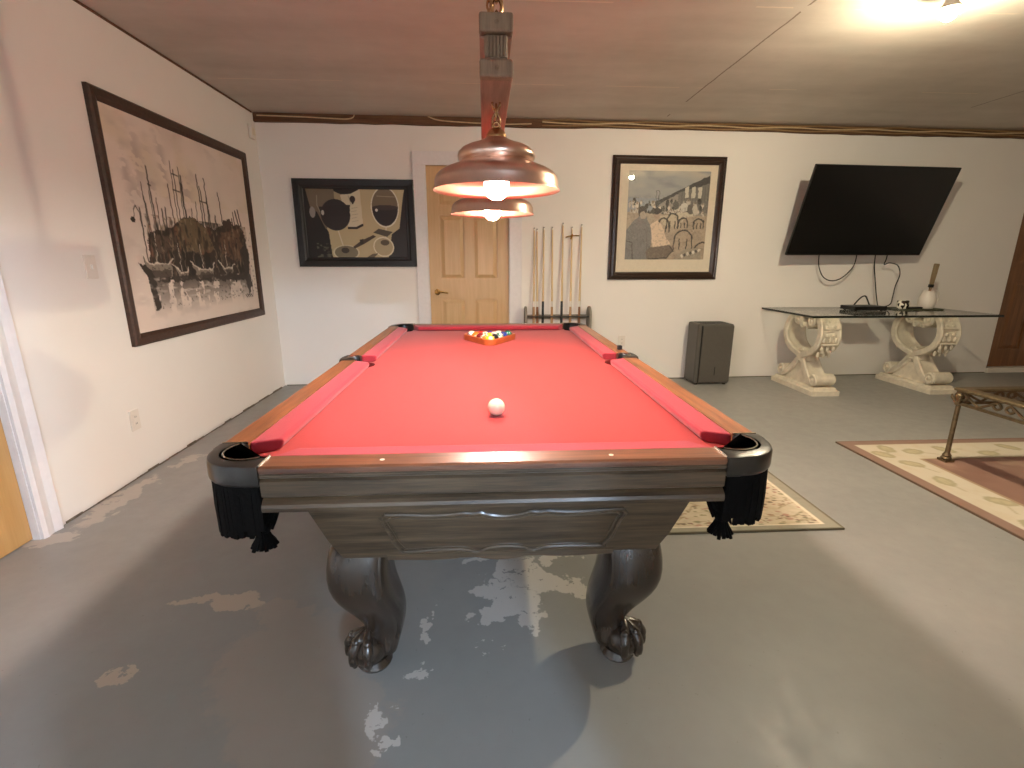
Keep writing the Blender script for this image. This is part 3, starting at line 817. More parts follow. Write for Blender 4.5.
# carved end block
q = MB()
for z0, z1 in ((-.012, .030), (.088, .132)): q.box((-.0465, y0 - .012, z0), (.0385, y0 + .022, z1))
q.box((-.034, y0 + .002, .030), (.026, y0 + .024, .088))
q.build('end_block', M['beam_end'], L, smooth=False, bevel=.006)
q = MB()
for k in range(6): q.tube([(-.026 + k * .009, y0 - .000, .036), (-.026 + k * .009, y0 - .000, .083)], .0042, 6)
q.build('fluting', M['beam_end'], L)
for z in (.110, .010): q = MB(); q.sphere((-.003, y0 - .012, z), .006, 10, 6, (1, .5, 1)); q.build('end_rosette', M['beam_end'], L)
def chain(top, bottom, parent, link=.030, r=.0042):
    q = MB(); a, b = Vector(top), Vector(bottom); d = (b - a); n = max(2, round(d.length / (link * 1.35)))
    for i in range(n + 1):
        c = a + d * (i / n)
        m = Matrix.Rotation(PI / 2, 4, 'X')
        if i % 2: m = Matrix.Rotation(PI / 2, 4, 'Z') @ m
        q.torus(c, link * .5, r, m @ Matrix.Scale(1.0, 4), 16, 6, 1.7)
    return q.build('chain', M['antique_brass'], parent)
for yy in (-.50, .55):
    chain((.0, yy, H - 1.70 - .01), (.0, yy, .15), L, .028, .0052)
    q = MB(); q.torus((0, yy, .142), .012, .004, Matrix.Rotation(PI / 2, 4, 'X')); q.build('eye_hook', M['antique_brass'], L)
def shade(yc, zc):
    s = MB()
    prof = [(.030, .146), (.036, .141), (.060, .131), (.088, .122), (.104, .114), (.114, .104), (.117, .094), (.114, .084), (.108, .079), (.112, .074), (.132, .066), (.155, .057), (.173, .047), (.183, .036), (.187, .024), (.188, .006), (.192, .000), (.193, -.004)]
    inner = [(.190, -.003), (.185, .006), (.184, .024), (.178, .036), (.168, .046), (.15, .055), (.125, .064), (.102, .073), (.095, .075), (.095, .10), (.07, .115), (.03, .138)]
    s.lathe(prof, 64, (0, yc, zc), cap=False); s.mi = 1
    s.lathe([prof[-1]] + inner, 64, (0, yc, zc), cap=False)
    sh = s.build('lamp_shade', [M['copper'], M['shade_in']], L, angle=50)
    c = MB(); c.lathe([(.004, .172), (.014, .171), (.024, .164), (.030, .153), (.031, .144), (.028, .136)], 32, (0, yc, zc)); c.torus((0, yc, zc + .178), .010, .004, Matrix.Rotation(PI / 2, 4, 'X'))
    c.build('shade_cap', M['antique_brass'], L)
    chain((0, yc, -.012), (0, yc, zc + .192), L, .022, .0034)
    b = MB(); b.lathe([(.014, .078), (.017, .068), (.028, .055), (.034, .036), (.0375, .014), (.036, -.004), (.028, -.018), (.016, -.027), (.002, -.029)], 28, (0, yc, zc))
    b.build('bulb', M['bulb_pendant'], L, angle=180)
    k = MB(); k.lathe([(.017, .135), (.017, .078), (.013, .074)], 24, (0, yc, zc)); k.build('bulb_holder', M['bulb_socket'], L)
shade(-.40, -.252); shade(.40, -.252)

# ceiling bulb
q = thing('ceiling_bulb', 'lit bulb in a white ceiling socket with added glow-shielding flare right of pool table', 'ceiling lamp', (2.26, 2.62, 0))
MB().lathe([(.05, H - .001), (.05, H - .012), (.034, H - .022), (.024, H - .036), (.020, H - .05), (.034, H - .072), (.048, H - .090), (.053, H - .0965), (.002, H - .0968)][::-1], 32).build('bulb_holder', M['bulb_socket'], q)  # collar flared wider to keep the bulb's glow off the ceiling
b = MB(); b.lathe([(.002, H - .0972), (.0322, H - .0972), (.034, H - .106), (.033, H - .118), (.027, H - .130), (.016, H - .138), (.002, H - .141)], 28); b.build('bulb', M['bulb_ceiling'], q, angle=180)

# ------------------------------------------------------------------ pictures
def frame_mesh(w, h, prof, mt, parent, name='frame'):
    """moulding round a w x h rectangle in local xz, front to -y. prof: (inset from outer edge, depth to viewer)"""
    q = MB(); rings = []
    for sx, sz in ((-1, -1), (1, -1), (1, 1), (-1, 1)):
        rings.append([(sx * (w / 2 - i), -d, sz * (h / 2 - i)) for i, d in prof])
    q.ringloop(rings); return q.build(name, mt, parent, smooth=False)
def art_harbour():
    P = Paint(300, 240, (222, 207, 196), 3)
    P.X = (1 / 2.98 - 1 / (2.98 + 1.59 * P.X)) / (1 / 2.98 - 1 / 4.57)     # shapes drawn wider towards the right of the canvas
    X0, Y0 = P.X.copy(), P.Y.copy()
    P.put((P.noise(5, 4) - .45) * 1.6, (198, 184, 174)); P.put((P.noise(9, 14) - .60) * 3, (170, 156, 150), .5)
    P.put(((P.noise(6, 5) - .5) * 3) * (P.Y < .35), (208, 192, 164), .6)
    for x, y, w_, h_ in ((.12, .28, .03, .1), (.22, .20, .04, .12), (.30, .26, .03, .12), (.40, .20, .03, .16), (.16, .36, .05, .08), (.55, .30, .04, .1)):
        P.put(np.exp(-((X0 - x) / w_) ** 2 - ((Y0 - y) / h_) ** 2) * (P.noise(18, 30) > .5), (160, 144, 138), .5)
    # brushy edges: everything below is drawn in slightly disturbed coordinates
    P.X = X0 + (P.noise(34, 40) - .5) * .030; P.Y = Y0 + (P.noise(40, 30) - .5) * .036
    dk = (44, 36, 31)
    rg = np.random.default_rng(5)
    Xs, Ys = P.X, P.Y
    P.X = X0 + (P.noise(12, 40) - .5) * .012; P.Y = Y0
    for x, yt, yb_ in ((.17, .42, .70), (.22, .30, .58), (.235, .36, .58), (.27, .33, .60), (.285, .22, .56), (.31, .36, .6), (.345, .41, .56), (.36, .40, .56), (.42, .28, .52), (.45, .16, .50), (.47, .20, .46), (.50, .18, .44), (.515, .22, .46), (.52, .26, .46), (.56, .38, .46), (.60, .34, .48), (.64, .19, .47), (.66, .25, .48), (.685, .20, .48), (.70, .30, .5), (.74, .40, .52), (.79, .26, .48), (.86, .40, .5), (.88, .36, .46), (.91, .35, .45), (.93, .34, .45)):
        P.line([(x + .004, yb_), (x + rg.uniform(-.012, .012), yt)], rg.uniform(.006, .011), dk, .9)
    for a, b, y in ((.45, .50, .30), (.64, .69, .33), (.46, .50, .22), (.80, .86, .42), (.27, .29, .30)): P.line([(a, y), (b, y + .004)], .006, dk, .9)
    P.line([(.175, .56), (.17, .44), (.15, .41), (.13, .43), (.125, .47)], .006, dk, .9); P.ell(.115, .475, .018, .014, dk)
    P.X, P.Y = Xs, Ys
    P.poly([(.22, .54), (.30, .51), (.40, .50), (.42, .48), (.50, .43), (.56, .425), (.66, .47), (.72, .48), (.82, .44), (.93, .43), (.965, .60), (.96, .74), (.90, .79), (.20, .76), (.19, .62)], (58, 48, 42))
    P.poly([(.42, .50), (.50, .435), (.57, .43), (.66, .475), (.70, .60), (.64, .62), (.44, .61)], (106, 90, 68))
    P.poly([(.76, .50), (.93, .45), (.94, .62), (.88, .68), (.76, .62)], (100, 76, 60))
    P.poly([(.25, .55), (.40, .53), (.41, .60), (.26, .63)], (88, 72, 60))
    inm = (Y0 > .44) & (Y0 < .76) & (X0 > .2) & (X0 < .965)
    P.put((P.noise(40, 14) - .54) * 5 * inm, (34, 28, 24), .7); P.put((P.noise(70, 22) - .60) * 6 * inm, (172, 152, 124), .55); P.put((P.noise(60, 16) - .63) * 6 * inm, (120, 70, 52), .5)
    P.poly([(.44, .62), (.66, .62), (.66, .76), (.44, .76)], (36, 30, 27), .8)
    for x in (.24, .30, .37, .46, .53, .60, .70, .78, .86): P.line([(x, .58), (x + .004, .74)], .006, (150, 134, 112), .7)
    P.poly([(.79, .42), (.86, .40), (.86, .46), (.80, .46)], (70, 56, 50))
    # boats
    for x0, x1, y, hh in ((.14, .36, .665, .13), (.36, .48, .71, .07), (.50, .68, .70, .085), (.72, .84, .70, .06)):
        P.poly([(x0, y - .03), (x0 + .05, y + .012), (x1 - .02, y + .012), (x1, y - .015), (x1 - .02, y + hh * .7), (x0 + .05, y + hh * .8)], (138, 128, 116))
        P.poly([(x0 + .05, y + hh * .35), (x1 - .02, y + hh * .35), (x1 - .03, y + hh * .7), (x0 + .06, y + hh * .8)], (84, 74, 66))
        P.line([(x0, y - .03), (x0 + .05, y + .012), (x1 - .02, y + .012), (x1, y - .015)], .008, (222, 212, 196))
        P.line([(x0, y - .02), (x0 + .05, y + hh * .8), (x1 - .03, y + hh * .7)], .007, dk)
        P.line([((x0 + x1) / 2, y), ((x0 + x1) / 2 + .004, y - .13)], .005, (206, 196, 180))
    P.poly([(.10, .67), (.16, .68), (.20, .72), (.22, .90), (.17, .90), (.15, .74)], (50, 42, 36))
    # reflections as broken vertical smears
    fade = np.clip((.93 - Y0) / .2, 0, 1) * (Y0 > .74)
    col = P.noise(26, 2, 2)
    P.put(((col + .5 * P.noise(40, 30, 2)) > (.62 + .5 * (Y0 - .70))) * fade * (X0 > .16) * (X0 < .965), (60, 52, 46), .85)
    P.put((P.noise(20, 60) - .58) * 6 * fade, (226, 214, 202), .9)
    P.poly([(.905, .58), (.955, .56), (.96, .84), (.93, .90), (.915, .80)], (56, 48, 43), .9)
    P.put((P.noise(80, 90) - .66) * 8 * ((Y0 > .44) & (Y0 < .9) & (X0 > .19)), (40, 34, 30), .6)
    P.X, P.Y = X0, Y0
    for k in range(4): P.line([(.90 + k * .014, .885), (.912 + k * .014, .905)], .006, dk)
    return P
def art_wine():
    P = Paint(260, 190, (36, 32, 30), 4)
    P.poly([(0, 0), (1, 0), (1, .62), (.95, .80), (.80, 1), (.24, 1), (.22, .62), (.0, .0)], (188, 172, 136))
    P.poly([(.0, 0), (.30, 0), (.30, .30), (.20, .58), (0, .4)], (112, 98, 80))
    P.put((P.X < .55) * (P.Y < .5) * .35, (120, 104, 84))
    P.poly([(1.0, .0), (1.0, 1.), (.80, 1.), (.85, .64), (.93, .56), (.98, .12)], (40, 34, 34))
    P.poly([(0, 0), (.02, .0), (.06, .30), (.12, .34), (.20, .60), (.21, .80), (.25, 1), (0, 1)], (30, 27, 26))
    P.put((P.noise(30, 30) - .5) * 5 * ((P.X > .09) & (P.X < .24) & (P.Y > .77)), (92, 92, 76))
    # bottle
    P.poly([(.29, 0), (.56, 0), (.53, .06), (.46, .10), (.36, .10), (.30, .06)], (30, 25, 24))
    P.poly([(.36, .11), (.46, .095), (.555, .03), (.565, .50), (.50, .545), (.42, .55), (.40, .40)], (208, 198, 172))
    P.poly([(.41, .545), (.50, .54), (.567, .495), (.57, .53), (.50, .575), (.41, .572)], (34, 29, 28))
    P.ell(.478, .165, .028, .045, (50, 34, 34)); P.poly([(.452, .18), (.505, .18), (.478, .24)], (50, 34, 34))
    for k in range(5): P.line([(.46, .29 + k * .045), (.52 - .01 * (k % 2), .275 + k * .045)], .004, (120, 108, 92), .8)
    # left glass
    P.ell(.30, .38, .145, .215, (46, 38, 38)); P.poly([(.14, .27), (.45, .24), (.44, .40), (.16, .40)], (42, 34, 34), .95)
    P.line([(.13, .12), (.125, .25), (.15, .34)], .010, (168, 158, 140), .8); P.line([(.44, .12), (.46, .24)], .010, (150, 140, 122), .7)
    P.ell(.075, .345, .028, .075, (150, 144, 136)); P.ell(.175, .35, .014, .035, (196, 190, 178))
    P.line([(.315, .60), (.36, .85)], .013, (216, 208, 188)); P.ell(.38, .90, .125, .10, (124, 114, 92)); P.ell(.38, .90, .125, .10, (206, 196, 168), 1, 0, .06); P.ell(.37, .87, .04, .04, (60, 52, 44))
    # right glass
    P.ell(.795, .27, .135, .27, (120, 104, 84)); P.ell(.795, .27, .135, .27, (224, 218, 200), 1, 0, .035)
    m = (np.hypot((P.X - .795) / .128, (P.Y - .27) / .255) < 1) & (P.Y > .27); P.put(m.astype(float), (48, 38, 38))
    P.ell(.795, .275, .126, .035, (66, 52, 50)); P.ell(.71, .31, .014, .02, (220, 214, 200)); P.line([(.72, .12), (.90, .13)], .007, (180, 168, 146))
    P.line([(.795, .55), (.785, .74)], .013, (222, 214, 194)); P.ell(.76, .82, .10, .13, (176, 160, 128), 1, .5); P.ell(.76, .82, .10, .13, (222, 212, 186), 1, .5, .06); P.ell(.775, .76, .045, .04, (92, 80, 62))
    # opener
    P.poly([(.45, .82), (.54, .73), (.66, .655), (.69, .675), (.57, .775), (.47, .845)], (70, 56, 46)); P.poly([(.52, .72), (.56, .71), (.555, .78), (.525, .78)], (46, 38, 34))
    P.poly([(.66, .62), (.72, .565), (.86, .61), (.80, .68)], (82, 74, 62)); P.poly([(.56, .99), (.64, .92), (.70, .91), (.64, 1.0)], (96, 86, 70))
    return P
def art_cafe():
    P = Paint(240, 280, (150, 142, 132), 6); X0, Y0 = P.X.copy(), P.Y.copy()
    P.X = X0 + (P.noise(30, 36) - .5) * .022; P.Y = Y0 + (P.noise(36, 30) - .5) * .018
    P.poly([(0, 0), (1, 0), (1, .1), (.5, .30), (0, .36)], (160, 160, 158)); P.put((P.noise(3, 6) - .42) * 2.5 * (P.Y < .34), (196, 186, 166), .8)
    P.put((P.noise(4, 9) - .55) * 3 * (P.Y < .32), (122, 126, 134), .8)
    P.poly([(0, .30), (.4, .30), (.4, .44), (0, .46)], (146, 152, 160))
    P.poly([(.26, .37), (.45, .29), (1, .04), (1, .14), (.62, .25), (.40, .36), (.34, .42)], (66, 64, 63))
    P.poly([(.62, .24), (1, .13), (1, .46), (.84, .48), (.62, .42)], (118, 114, 108))
    for k in range(10): P.line([(.66 + k * .036, .23 - k * .008), (.66 + k * .036, .46)], .006, (84, 80, 76), .7)
    for x in (.70, .78, .86): P.poly([(x, .18), (x + .045, .165), (x + .045, .29), (x, .30)], (204, 196, 180))
    for x in (.35, .385): P.line([(x, .22), (x - .012, .42)], .006, (92, 90, 90))
    P.line([(.345, .22), (.39, .22)], .005, (92, 90, 90)); P.line([(.34, .30), (.39, .30)], .004, (92, 90, 90))
    rg = np.random.default_rng(9)
    for k in range(90):
        x, y = rg.uniform(.02, .95), rg.uniform(.33, .5); s_ = .010 + .014 * rg.random(); g = rg.choice((58, 84, 190, 214))
        P.ell(x, y, s_, s_ * 1.6, (g, g * .95, g * .88)); P.ell(x, y - .02, s_ * .6, s_ * .7, (g * .7, g * .62, g * .55))
    P.poly([(0, .46), (1, .50), (1, 1), (0, 1)], (178, 160, 140)); P.put((P.noise(8, 8) - .5) * 2 * (P.Y > .46), (128, 116, 104), .6)
    P.poly([(.40, .50), (.66, .47), (.72, .52), (.66, .64), (.46, .60)], (196, 182, 158)); P.poly([(.62, .46), (.80, .45), (.82, .50), (.66, .53)], (206, 196, 176))
    P.ell(.70, .40, .045, .05, (206, 200, 190)); P.ell(.78, .42, .04, .06, (96, 90, 84)); P.ell(.84, .43, .035, .06, (196, 188, 174)); P.ell(.60, .38, .04, .05, (92, 88, 84))
    def chair(cx, cy, rx, ry, leg_):
        t = np.linspace(PI, 2 * PI, 12); P.line([(cx + rx * math.cos(a), cy + ry * math.sin(a)) for a in t], .014, (46, 40, 36))
        for dx in (-rx, -rx * .4, rx * .4, rx): P.line([(cx + dx, cy), (cx + dx * 1.05, cy + leg_)], .011, (46, 40, 36))
    for a in ((.46, .62, .07, .10, .06), (.57, .56, .07, .09, .08), (.72, .76, .11, .10, .12), (.70, .58, .06, .06, .05), (.97, .90, .10, .10, .1), (.90, .58, .06, .05, .06)): chair(*a)
    P.poly([(.0, .66), (.09, .55), (.14, .52), (.16, .47), (.23, .47), (.26, .54), (.30, .60), (.33, .72), (.30, 1.0), (.0, 1.0)], (126, 123, 122))
    P.ell(.19, .45, .055, .06, (62, 54, 48)); P.ell(.20, .49, .04, .04, (176, 160, 144)); P.line([(.26, .62), (.28, .98)], .008, (112, 108, 104)); P.line([(.0, .78), (.08, .80), (.10, 1.)], .008, (70, 64, 60))
    P.poly([(.30, .60), (.38, .55), (.44, .60), (.50, .74), (.56, .82), (.44, .86), (.34, .84), (.32, .72)], (222, 200, 176)); P.ell(.375, .48, .04, .055, (178, 154, 134)); P.ell(.37, .445, .048, .040, (52, 44, 40))
    P.poly([(.30, .86), (.56, .83), (.60, .90), (.50, .98), (.28, 1.), (.26, .92)], (120, 106, 94)); P.line([(.56, .84), (.60, .90), (.52, .98), (.30, .995)], .014, (66, 58, 54))
    P.poly([(.62, .98), (.74, .88), (.92, .86), (.98, 1.0), (.62, 1.0)], (158, 148, 132))
    for k in range(7): P.poly([(.70 + .035 * k, .96 - .012 * k), (.72 + .035 * k, .93 - .01 * k), (.745 + .035 * k, .95 - .012 * k), (.725 + .035 * k, .985 - .012 * k)], ((218, 210, 196), (70, 64, 60))[k % 2])
    P.X, P.Y = X0, Y0
    P.put((P.noise(60, 70) - .55) * 4 * (Y0 > .28), (206, 196, 180), .22); P.put((P.noise(55, 60) - .55) * 4 * (Y0 > .28), (70, 64, 60), .25)
    return P
def slot(w, h, y): return lambda U, V: (-w / 2 + U * w, U * 0 - y, -h / 2 + V * h)
# harbour painting on the left wall
hw, hh = 1.722, 1.369
t = thing('harbour_painting', 'large brown-framed harbour painting of boats on the left wall', 'painting', (XL, 3.774, 1.435), PI / 2)
frame_mesh(hw, hh, [(0, 0), (0, .022), (.010, .030), (.045, .026), (.062, .018), (.068, .014), (.068, 0)], M['brown_frame'], t)
art_harbour().grid('canvas', slot(hw - .13, hh - .13, .012), M['art'], t)
# wine picture
t = thing('wine_picture', 'black-framed picture of wine glasses and bottle left of pine door', 'picture', (-1.212, YB, 1.572))
frame_mesh(1.111, .792, [(0, 0), (0, .024), (.008, .028), (.055, .024), (.070, .016), (.082, .016), (.088, .012), (.088, 0)], M['black_frame'], t)
MB().box((-.49, -.007, -.33), (.49, -.004, .33)).build('dark_mount', mat('dark_mount', rgb(38, 33, 31), .6), t, smooth=False)
art_wine().grid('print', slot(.93, .655, .0085), M['art_gloss'], t)
# cafe picture
t = thing('cafe_picture', 'dark-framed cream-matted cafe scene on back wall above cue rack', 'picture', (1.811, YB, 1.632))
t['label'] = 'dark-framed picture with cream mat showing a terrace of seated people'
frame_mesh(1.134, 1.168, [(0, 0), (0, .018), (.012, .024), (.022, .018), (.030, .030), (.050, .034), (.066, .022), (.076, .018), (.076, 0)], M['walnut_frame'], t)
MB().box((-.50, -.008, -.515), (.50, -.004, .515)).build('mat_board', M['mat_board'], t, smooth=False)
art_cafe().grid('print', lambda U, V: (-.40 + U * .82, U * 0 - .0095, -.385 + V * .835), M['art_gloss'], t)
MB().box((-.495, -.0135, -.512), (.495, -.0125, .512)).build('glass', M['pane'], t, smooth=False)

# ------------------------------------------------------------------ television
tv = thing('television', 'large black flat television tilted down on the right of back wall', 'television', (3.728, 4.784, 1.685))
Wt, Ht = 1.48, 1.48 * .5625
mt = Matrix.Rotation(R(3.8), 4, 'Z') @ Matrix.Rotation(R(18.1), 4, 'X')
q = MB(); q.box((-Wt / 2, 0, -Ht / 2), (Wt / 2, .022, Ht / 2), mt); q.build('bezel', M['tv_black'], tv, smooth=False, bevel=.004)
q = MB(); q.box((-Wt / 2 + .008, -.0015, -Ht / 2 + .014), (Wt / 2 - .008, .0005, Ht / 2 - .008), mt); q.build('screen', M['tv_screen'], tv, smooth=False)
q = MB(); q.loops([[mt @ Vector(p) for p in r] for r in ([(-.62, .021, -.30), (.62, .021, -.30), (.62, .021, .12), (-.62, .021, .12)], [(-.56, .045, -.25), (.56, .045, -.25), (.56, .045, .06), (-.56, .045, .06)])]); q.build('back_housing', M['tv_black'], tv, smooth=False)
q = MB(); q.box((-.16, YB - 4.784 - .02, -.12), (.16, YB - 4.784 - .001, .12)); q.tube([(0, YB - 4.784 - .02, .02), (.0, .15, .03), (0, .05, 0)], .022, 10); q.build('wall_mount', M['tv_black'], tv, smooth=False)

# ------------------------------------------------------------------ glass console table
GZ = .762
C = thing('console_table', 'glass-topped console table on two carved cream scroll pedestals', 'table', (3.84, 4.62, 0))
gx0, gx1, gy0, gy1 = 2.90 - 3.84, 4.69 - 3.84, 4.20 - 4.62, 5.03 - 4.62
q = MB(); q.box((gx0, gy0, GZ - .019), (gx1, gy1, GZ))
q.bm.faces.ensure_lookup_table()
for f in q.bm.faces:
    f.normal_update()
    if abs(f.normal.z) < .5: f.material_index = 1
q.build('glass_top', [M['table_glass'], M['glass_edge']], C, smooth=False)
def pedestal(px, py):
    pe = bpy.data.objects.new('pedestal', None); COL.objects.link(pe); pe.parent = C; pe.location = (px, py, 0)
    zt = GZ - .0195
    # plinth with stepped top
    q = MB(); rings = []
    for i, z in ((0, 0), (0, .045), (.012, .052), (.018, .052), (.024, .070), (.03, .075)):
        w, l, c = .137 - i, .335 - i, .02
        rings.append([(-w, -l + c, z), (-w + c * .3, -l, z), (w - c * .3, -l, z), (w, -l + c, z), (w, l, z), (-w, l, z)])
    q.loops(rings); q.build('plinth', M['plaster'], pe, smooth=False)
    def band(pts, wx, th, name, material=M['plaster']):
        """pts in (y,z); band of width wx(x) and thickness th with rolled edges"""
        q = MB(); P = [Vector((0, p[0], p[1])) for p in pts]; P = smooth_path(P, 7); n = len(P); rings = []
        for i, p in enumerate(P):
            t_ = (P[min(i + 1, n - 1)] - P[max(i - 1, 0)]).normalized(); nr = Vector((0, -t_.z, t_.y))
            w = wx(i / (n - 1)) if callable(wx) else wx; h = th(i / (n - 1)) if callable(th) else th
            ring = []
            for a, b in ((-1, -.8), (-.86, -1.15), (-.7, -.8), (-.45, -.6), (.45, -.6), (.7, -.8), (.86, -1.15), (1, -.8), (1, .8), (.86, 1.15), (.7, .8), (.45, .6), (-.45, .6), (-.7, .8), (-.86, 1.15), (-1, .8)):
                ring.append(p + Vector((a * w / 2, 0, 0)) + nr * b * h / 2)
            rings.append(ring)
        q.loops(rings); return q.build(name, material, pe, angle=50)
    def volute(y, z, r, wx):
        q = MB(); n = 20
        rings = []
        for x, rr in ((-wx / 2, r * .82), (-wx / 2 + .006, r), (wx / 2 - .006, r), (wx / 2, r * .82)):
            rings.append([(x, y + rr * math.cos(2 * PI * k / n), z + rr * math.sin(2 * PI * k / n)) for k in range(n)])
        q.loops(rings)
        rot = Matrix.Rotation(PI / 2, 4, 'Y')
        for x in (-wx / 2, wx / 2):
            q.torus((x, y, z), r * .72, r * .17, rot, 20, 6); q.sphere((x, y, z), r * .36, 12, 8, (.7, 1, 1))
        q.build('volute', M['plaster'], pe, angle=45)
    for s in (-1, 1):
        # upper lyre arm: from crossing, bulging outward, curling in at the top
        band([(s * -.03, .27), (s * .02, .335), (s * .12, .375), (s * .215, .44), (s * .26, .54), (s * .245, .64), (s * .19, zt - .03), (s * .12, zt - .028)], lambda t: .15 + .06 * math.sin(t * PI), .055, 'scroll_arm')
        volute(s * .105, zt - .062, .056, .17)
        volute(s * .045, zt - .115, .030, .15)
        # lower foot sweeping out to a volute
        band([(s * -.015, .40), (s * .015, .33), (s * .07, .25), (s * .135, .17), (s * .20, .12), (s * .26, .10)], lambda t: .15 + .05 * t, .055, 'scroll_foot')
        volute(s * .255, .142, .058, .19)
        # carved leaf on outer face of the arm
        q = MB()
        for k in range(9):
            t = k / 8; a = -.95 + 1.75 * t
            y, z = s * (.022 + .258 * math.cos(a * .75)), .535 + .20 * math.sin(a)
            if k in (3, 6):
                q.tube([(-.072, y, z), (0, y + s * .004, z), (.072, y, z)], .011, 8)
            elif k % 2:
                for x in (-.035, .035): q.sphere((x, y, z), .016, 10, 6, (1.2, .8, 1.2))
            else:
                for x in (-.055, 0, .055): q.sphere((x, y, z), .015, 10, 6, (1., .7, 1.9))
        q.build('carved_leaf', M['plaster'], pe)
        q = MB()
        for k in range(5):
            q.tube([(-.06 + k * .03, s * .10, .095), (-.055 + k * .027, s * .075, .17), (-.04 + k * .02, s * .035, .25)], [.013, .012, .008], 7)
        q.build('acanthus', M['plaster_dark'], pe)
    # central crossing collar and top block
    q = MB(); q.lathe([(.09, .285), (.075, .31), (.07, .335), (.075, .36), (.09, .385)], 20); q.build('collar', M['plaster'], pe)
    q = MB(); q.box((-.085, -.17, zt - .018), (.085, .17, zt)); q.build('top_block', M['plaster'], pe, smooth=False, bevel=.006)
    q = MB(); q.loops([[(-w_, -l_, z) for w_, l_ in ((1, 1),)] for z in (0,)], cap=False) if False else None
    # body web between the feet
    q = MB(); q.loops([[(-w, -l, z), (w, -l, z), (w, l, z), (-w, l, z)] for w, l, z in ((.075, .20, .073), (.07, .13, .15), (.06, .075, .23), (.055, .05, .31))]); q.build('pedestal_core', M['plaster'], pe, smooth=False)
    return pe
pedestal(3.185 - 3.84, -.015); pedestal(4.355 - 3.84, -.005)

# things on the console
def boxy(name, label, cat, c, sz, material, bevel=.004):
    q = MB(); q.box((-sz[0] / 2, -sz[1] / 2, 0), (sz[0] / 2, sz[1] / 2, sz[2])); o = q.build(name, material, smooth=False, bevel=bevel)
    o.location = c; return tag(o, label, cat)
t = thing('media_box', 'flat black cable box on the glass console below the television', 'media box', (3.745, 4.70, GZ))
MB().box((-.165, -.10, .006), (.165, .10, .044)).build('housing', M['tv_black'], t, smooth=False, bevel=.004)
for sx in (-1, 1):
    for sy in (-1, 1): MB().lathe([(.012, 0), (.012, .007)], 12, (sx * .13, sy * .075, 0)).build('foot', M['cord_black'], t)
MB().box((-.15, -.1015, .018), (-.04, -.0995, .034)).build('front_panel', M['tv_screen'], t, smooth=False)
# tray whose green is partly a painted reflection, with cow-print mug, remote and jug
TRX, TRY = 4.33, 4.78
q = MB(); rings = []
for w, l, z in ((.22, .11, 0), (.235, .12, .012), (.228, .114, .012), (.215, .105, .004)): rings.append([(-w, -l, z), (w, -l, z), (w, l, z), (-w, l, z)])
q.loops(rings); o = q.build('tray_with_reflection', M['tray_reflection_green'], smooth=False); o.location = (TRX, TRY, GZ); tag(o, 'shallow green tray, partly a painted reflection, under mug and jug on console', 'tray')
def cow_mat():
    m, nt, p, o = new_mat('cow_glaze'); n = noise(nt, coords(nt), 26, 1)
    nt.links.new(ramp(nt, n, [(.47, rgb(235, 228, 212)), (.50, rgb(40, 34, 26))]), p.inputs['Base Color']); p.inputs['Roughness'].default_value = .2; return m
t = thing('cow_print_mug', 'small black and white spotted mug on green tray', 'mug', (4.185, 4.74, GZ + .0045))
MB().lathe([(.030, 0), (.046, .008), (.053, .035), (.052, .07), (.047, .085), (.043, .084), (.047, .06), (.045, .02), (.02, .012)], 28).build('cup', cow_mat(), t)
q = MB(); q.torus((.060, 0, .045), .022, .006, Matrix.Rotation(PI / 2, 4, 'X')); q.build('handle', M['white_plastic'], t)
t = thing('remote_control', 'slim dark remote lying between spotted mug and white jug', 'remote control', (4.32, 4.75, GZ + .005), R(8))
MB().box((-.085, -.02, 0), (.085, .02, .018)).build('case', M['cord_black'], t, smooth=False, bevel=.006)
q = MB()
for k in range(6):
    for j in (-1, 0, 1): q.box((-.07 + k * .024, j * .010 - .003, .0175), (-.058 + k * .024, j * .010 + .003, .0195))
q.build('buttons', M['grey_plastic'], t, smooth=False)
t = thing('white_jug', 'white ceramic jug on green tray at right end of console', 'jug', (4.49, 4.80, GZ + .0045))
MB().lathe([(.055, 0), (.066, .01), (.074, .05), (.072, .10), (.058, .145), (.050, .165), (.053, .178), (.049, .177), (.046, .165), (.052, .14), (.066, .10), (.066, .05), (.05, .016)], 32).build('body', M['white_plastic'], t)
q = MB(); q.tube(smooth_path([(.048, .0, .165), (.10, 0, .158), (.118, 0, .11), (.105, 0, .06), (.072, 0, .045)], 6), .0075, 8); q.build('handle', M['white_plastic'], t)
t = thing('wooden_spatula', 'flat tan wooden spatula standing upright in the white jug', 'utensil', (4.475, 4.79, GZ + .03))
mm = Matrix.Rotation(R(4), 4, 'Y')
q = MB(); q.loops([[mm @ Vector(p) for p in ((-w, -.004, z), (w, -.004, z), (w, .004, z), (-w, .004, z))] for w, z in ((.010, 0), (.012, .16), (.020, .20), (.026, .30), (.028, .41), (.024, .418))]); q.build('blade', M['tan_wood'], t, smooth=False)
q = MB(); q.box((-.024, -.010, .185), (.024, .010, .215), mm); q.build('dark_band', M['cord_black'], t, smooth=False, bevel=.003)
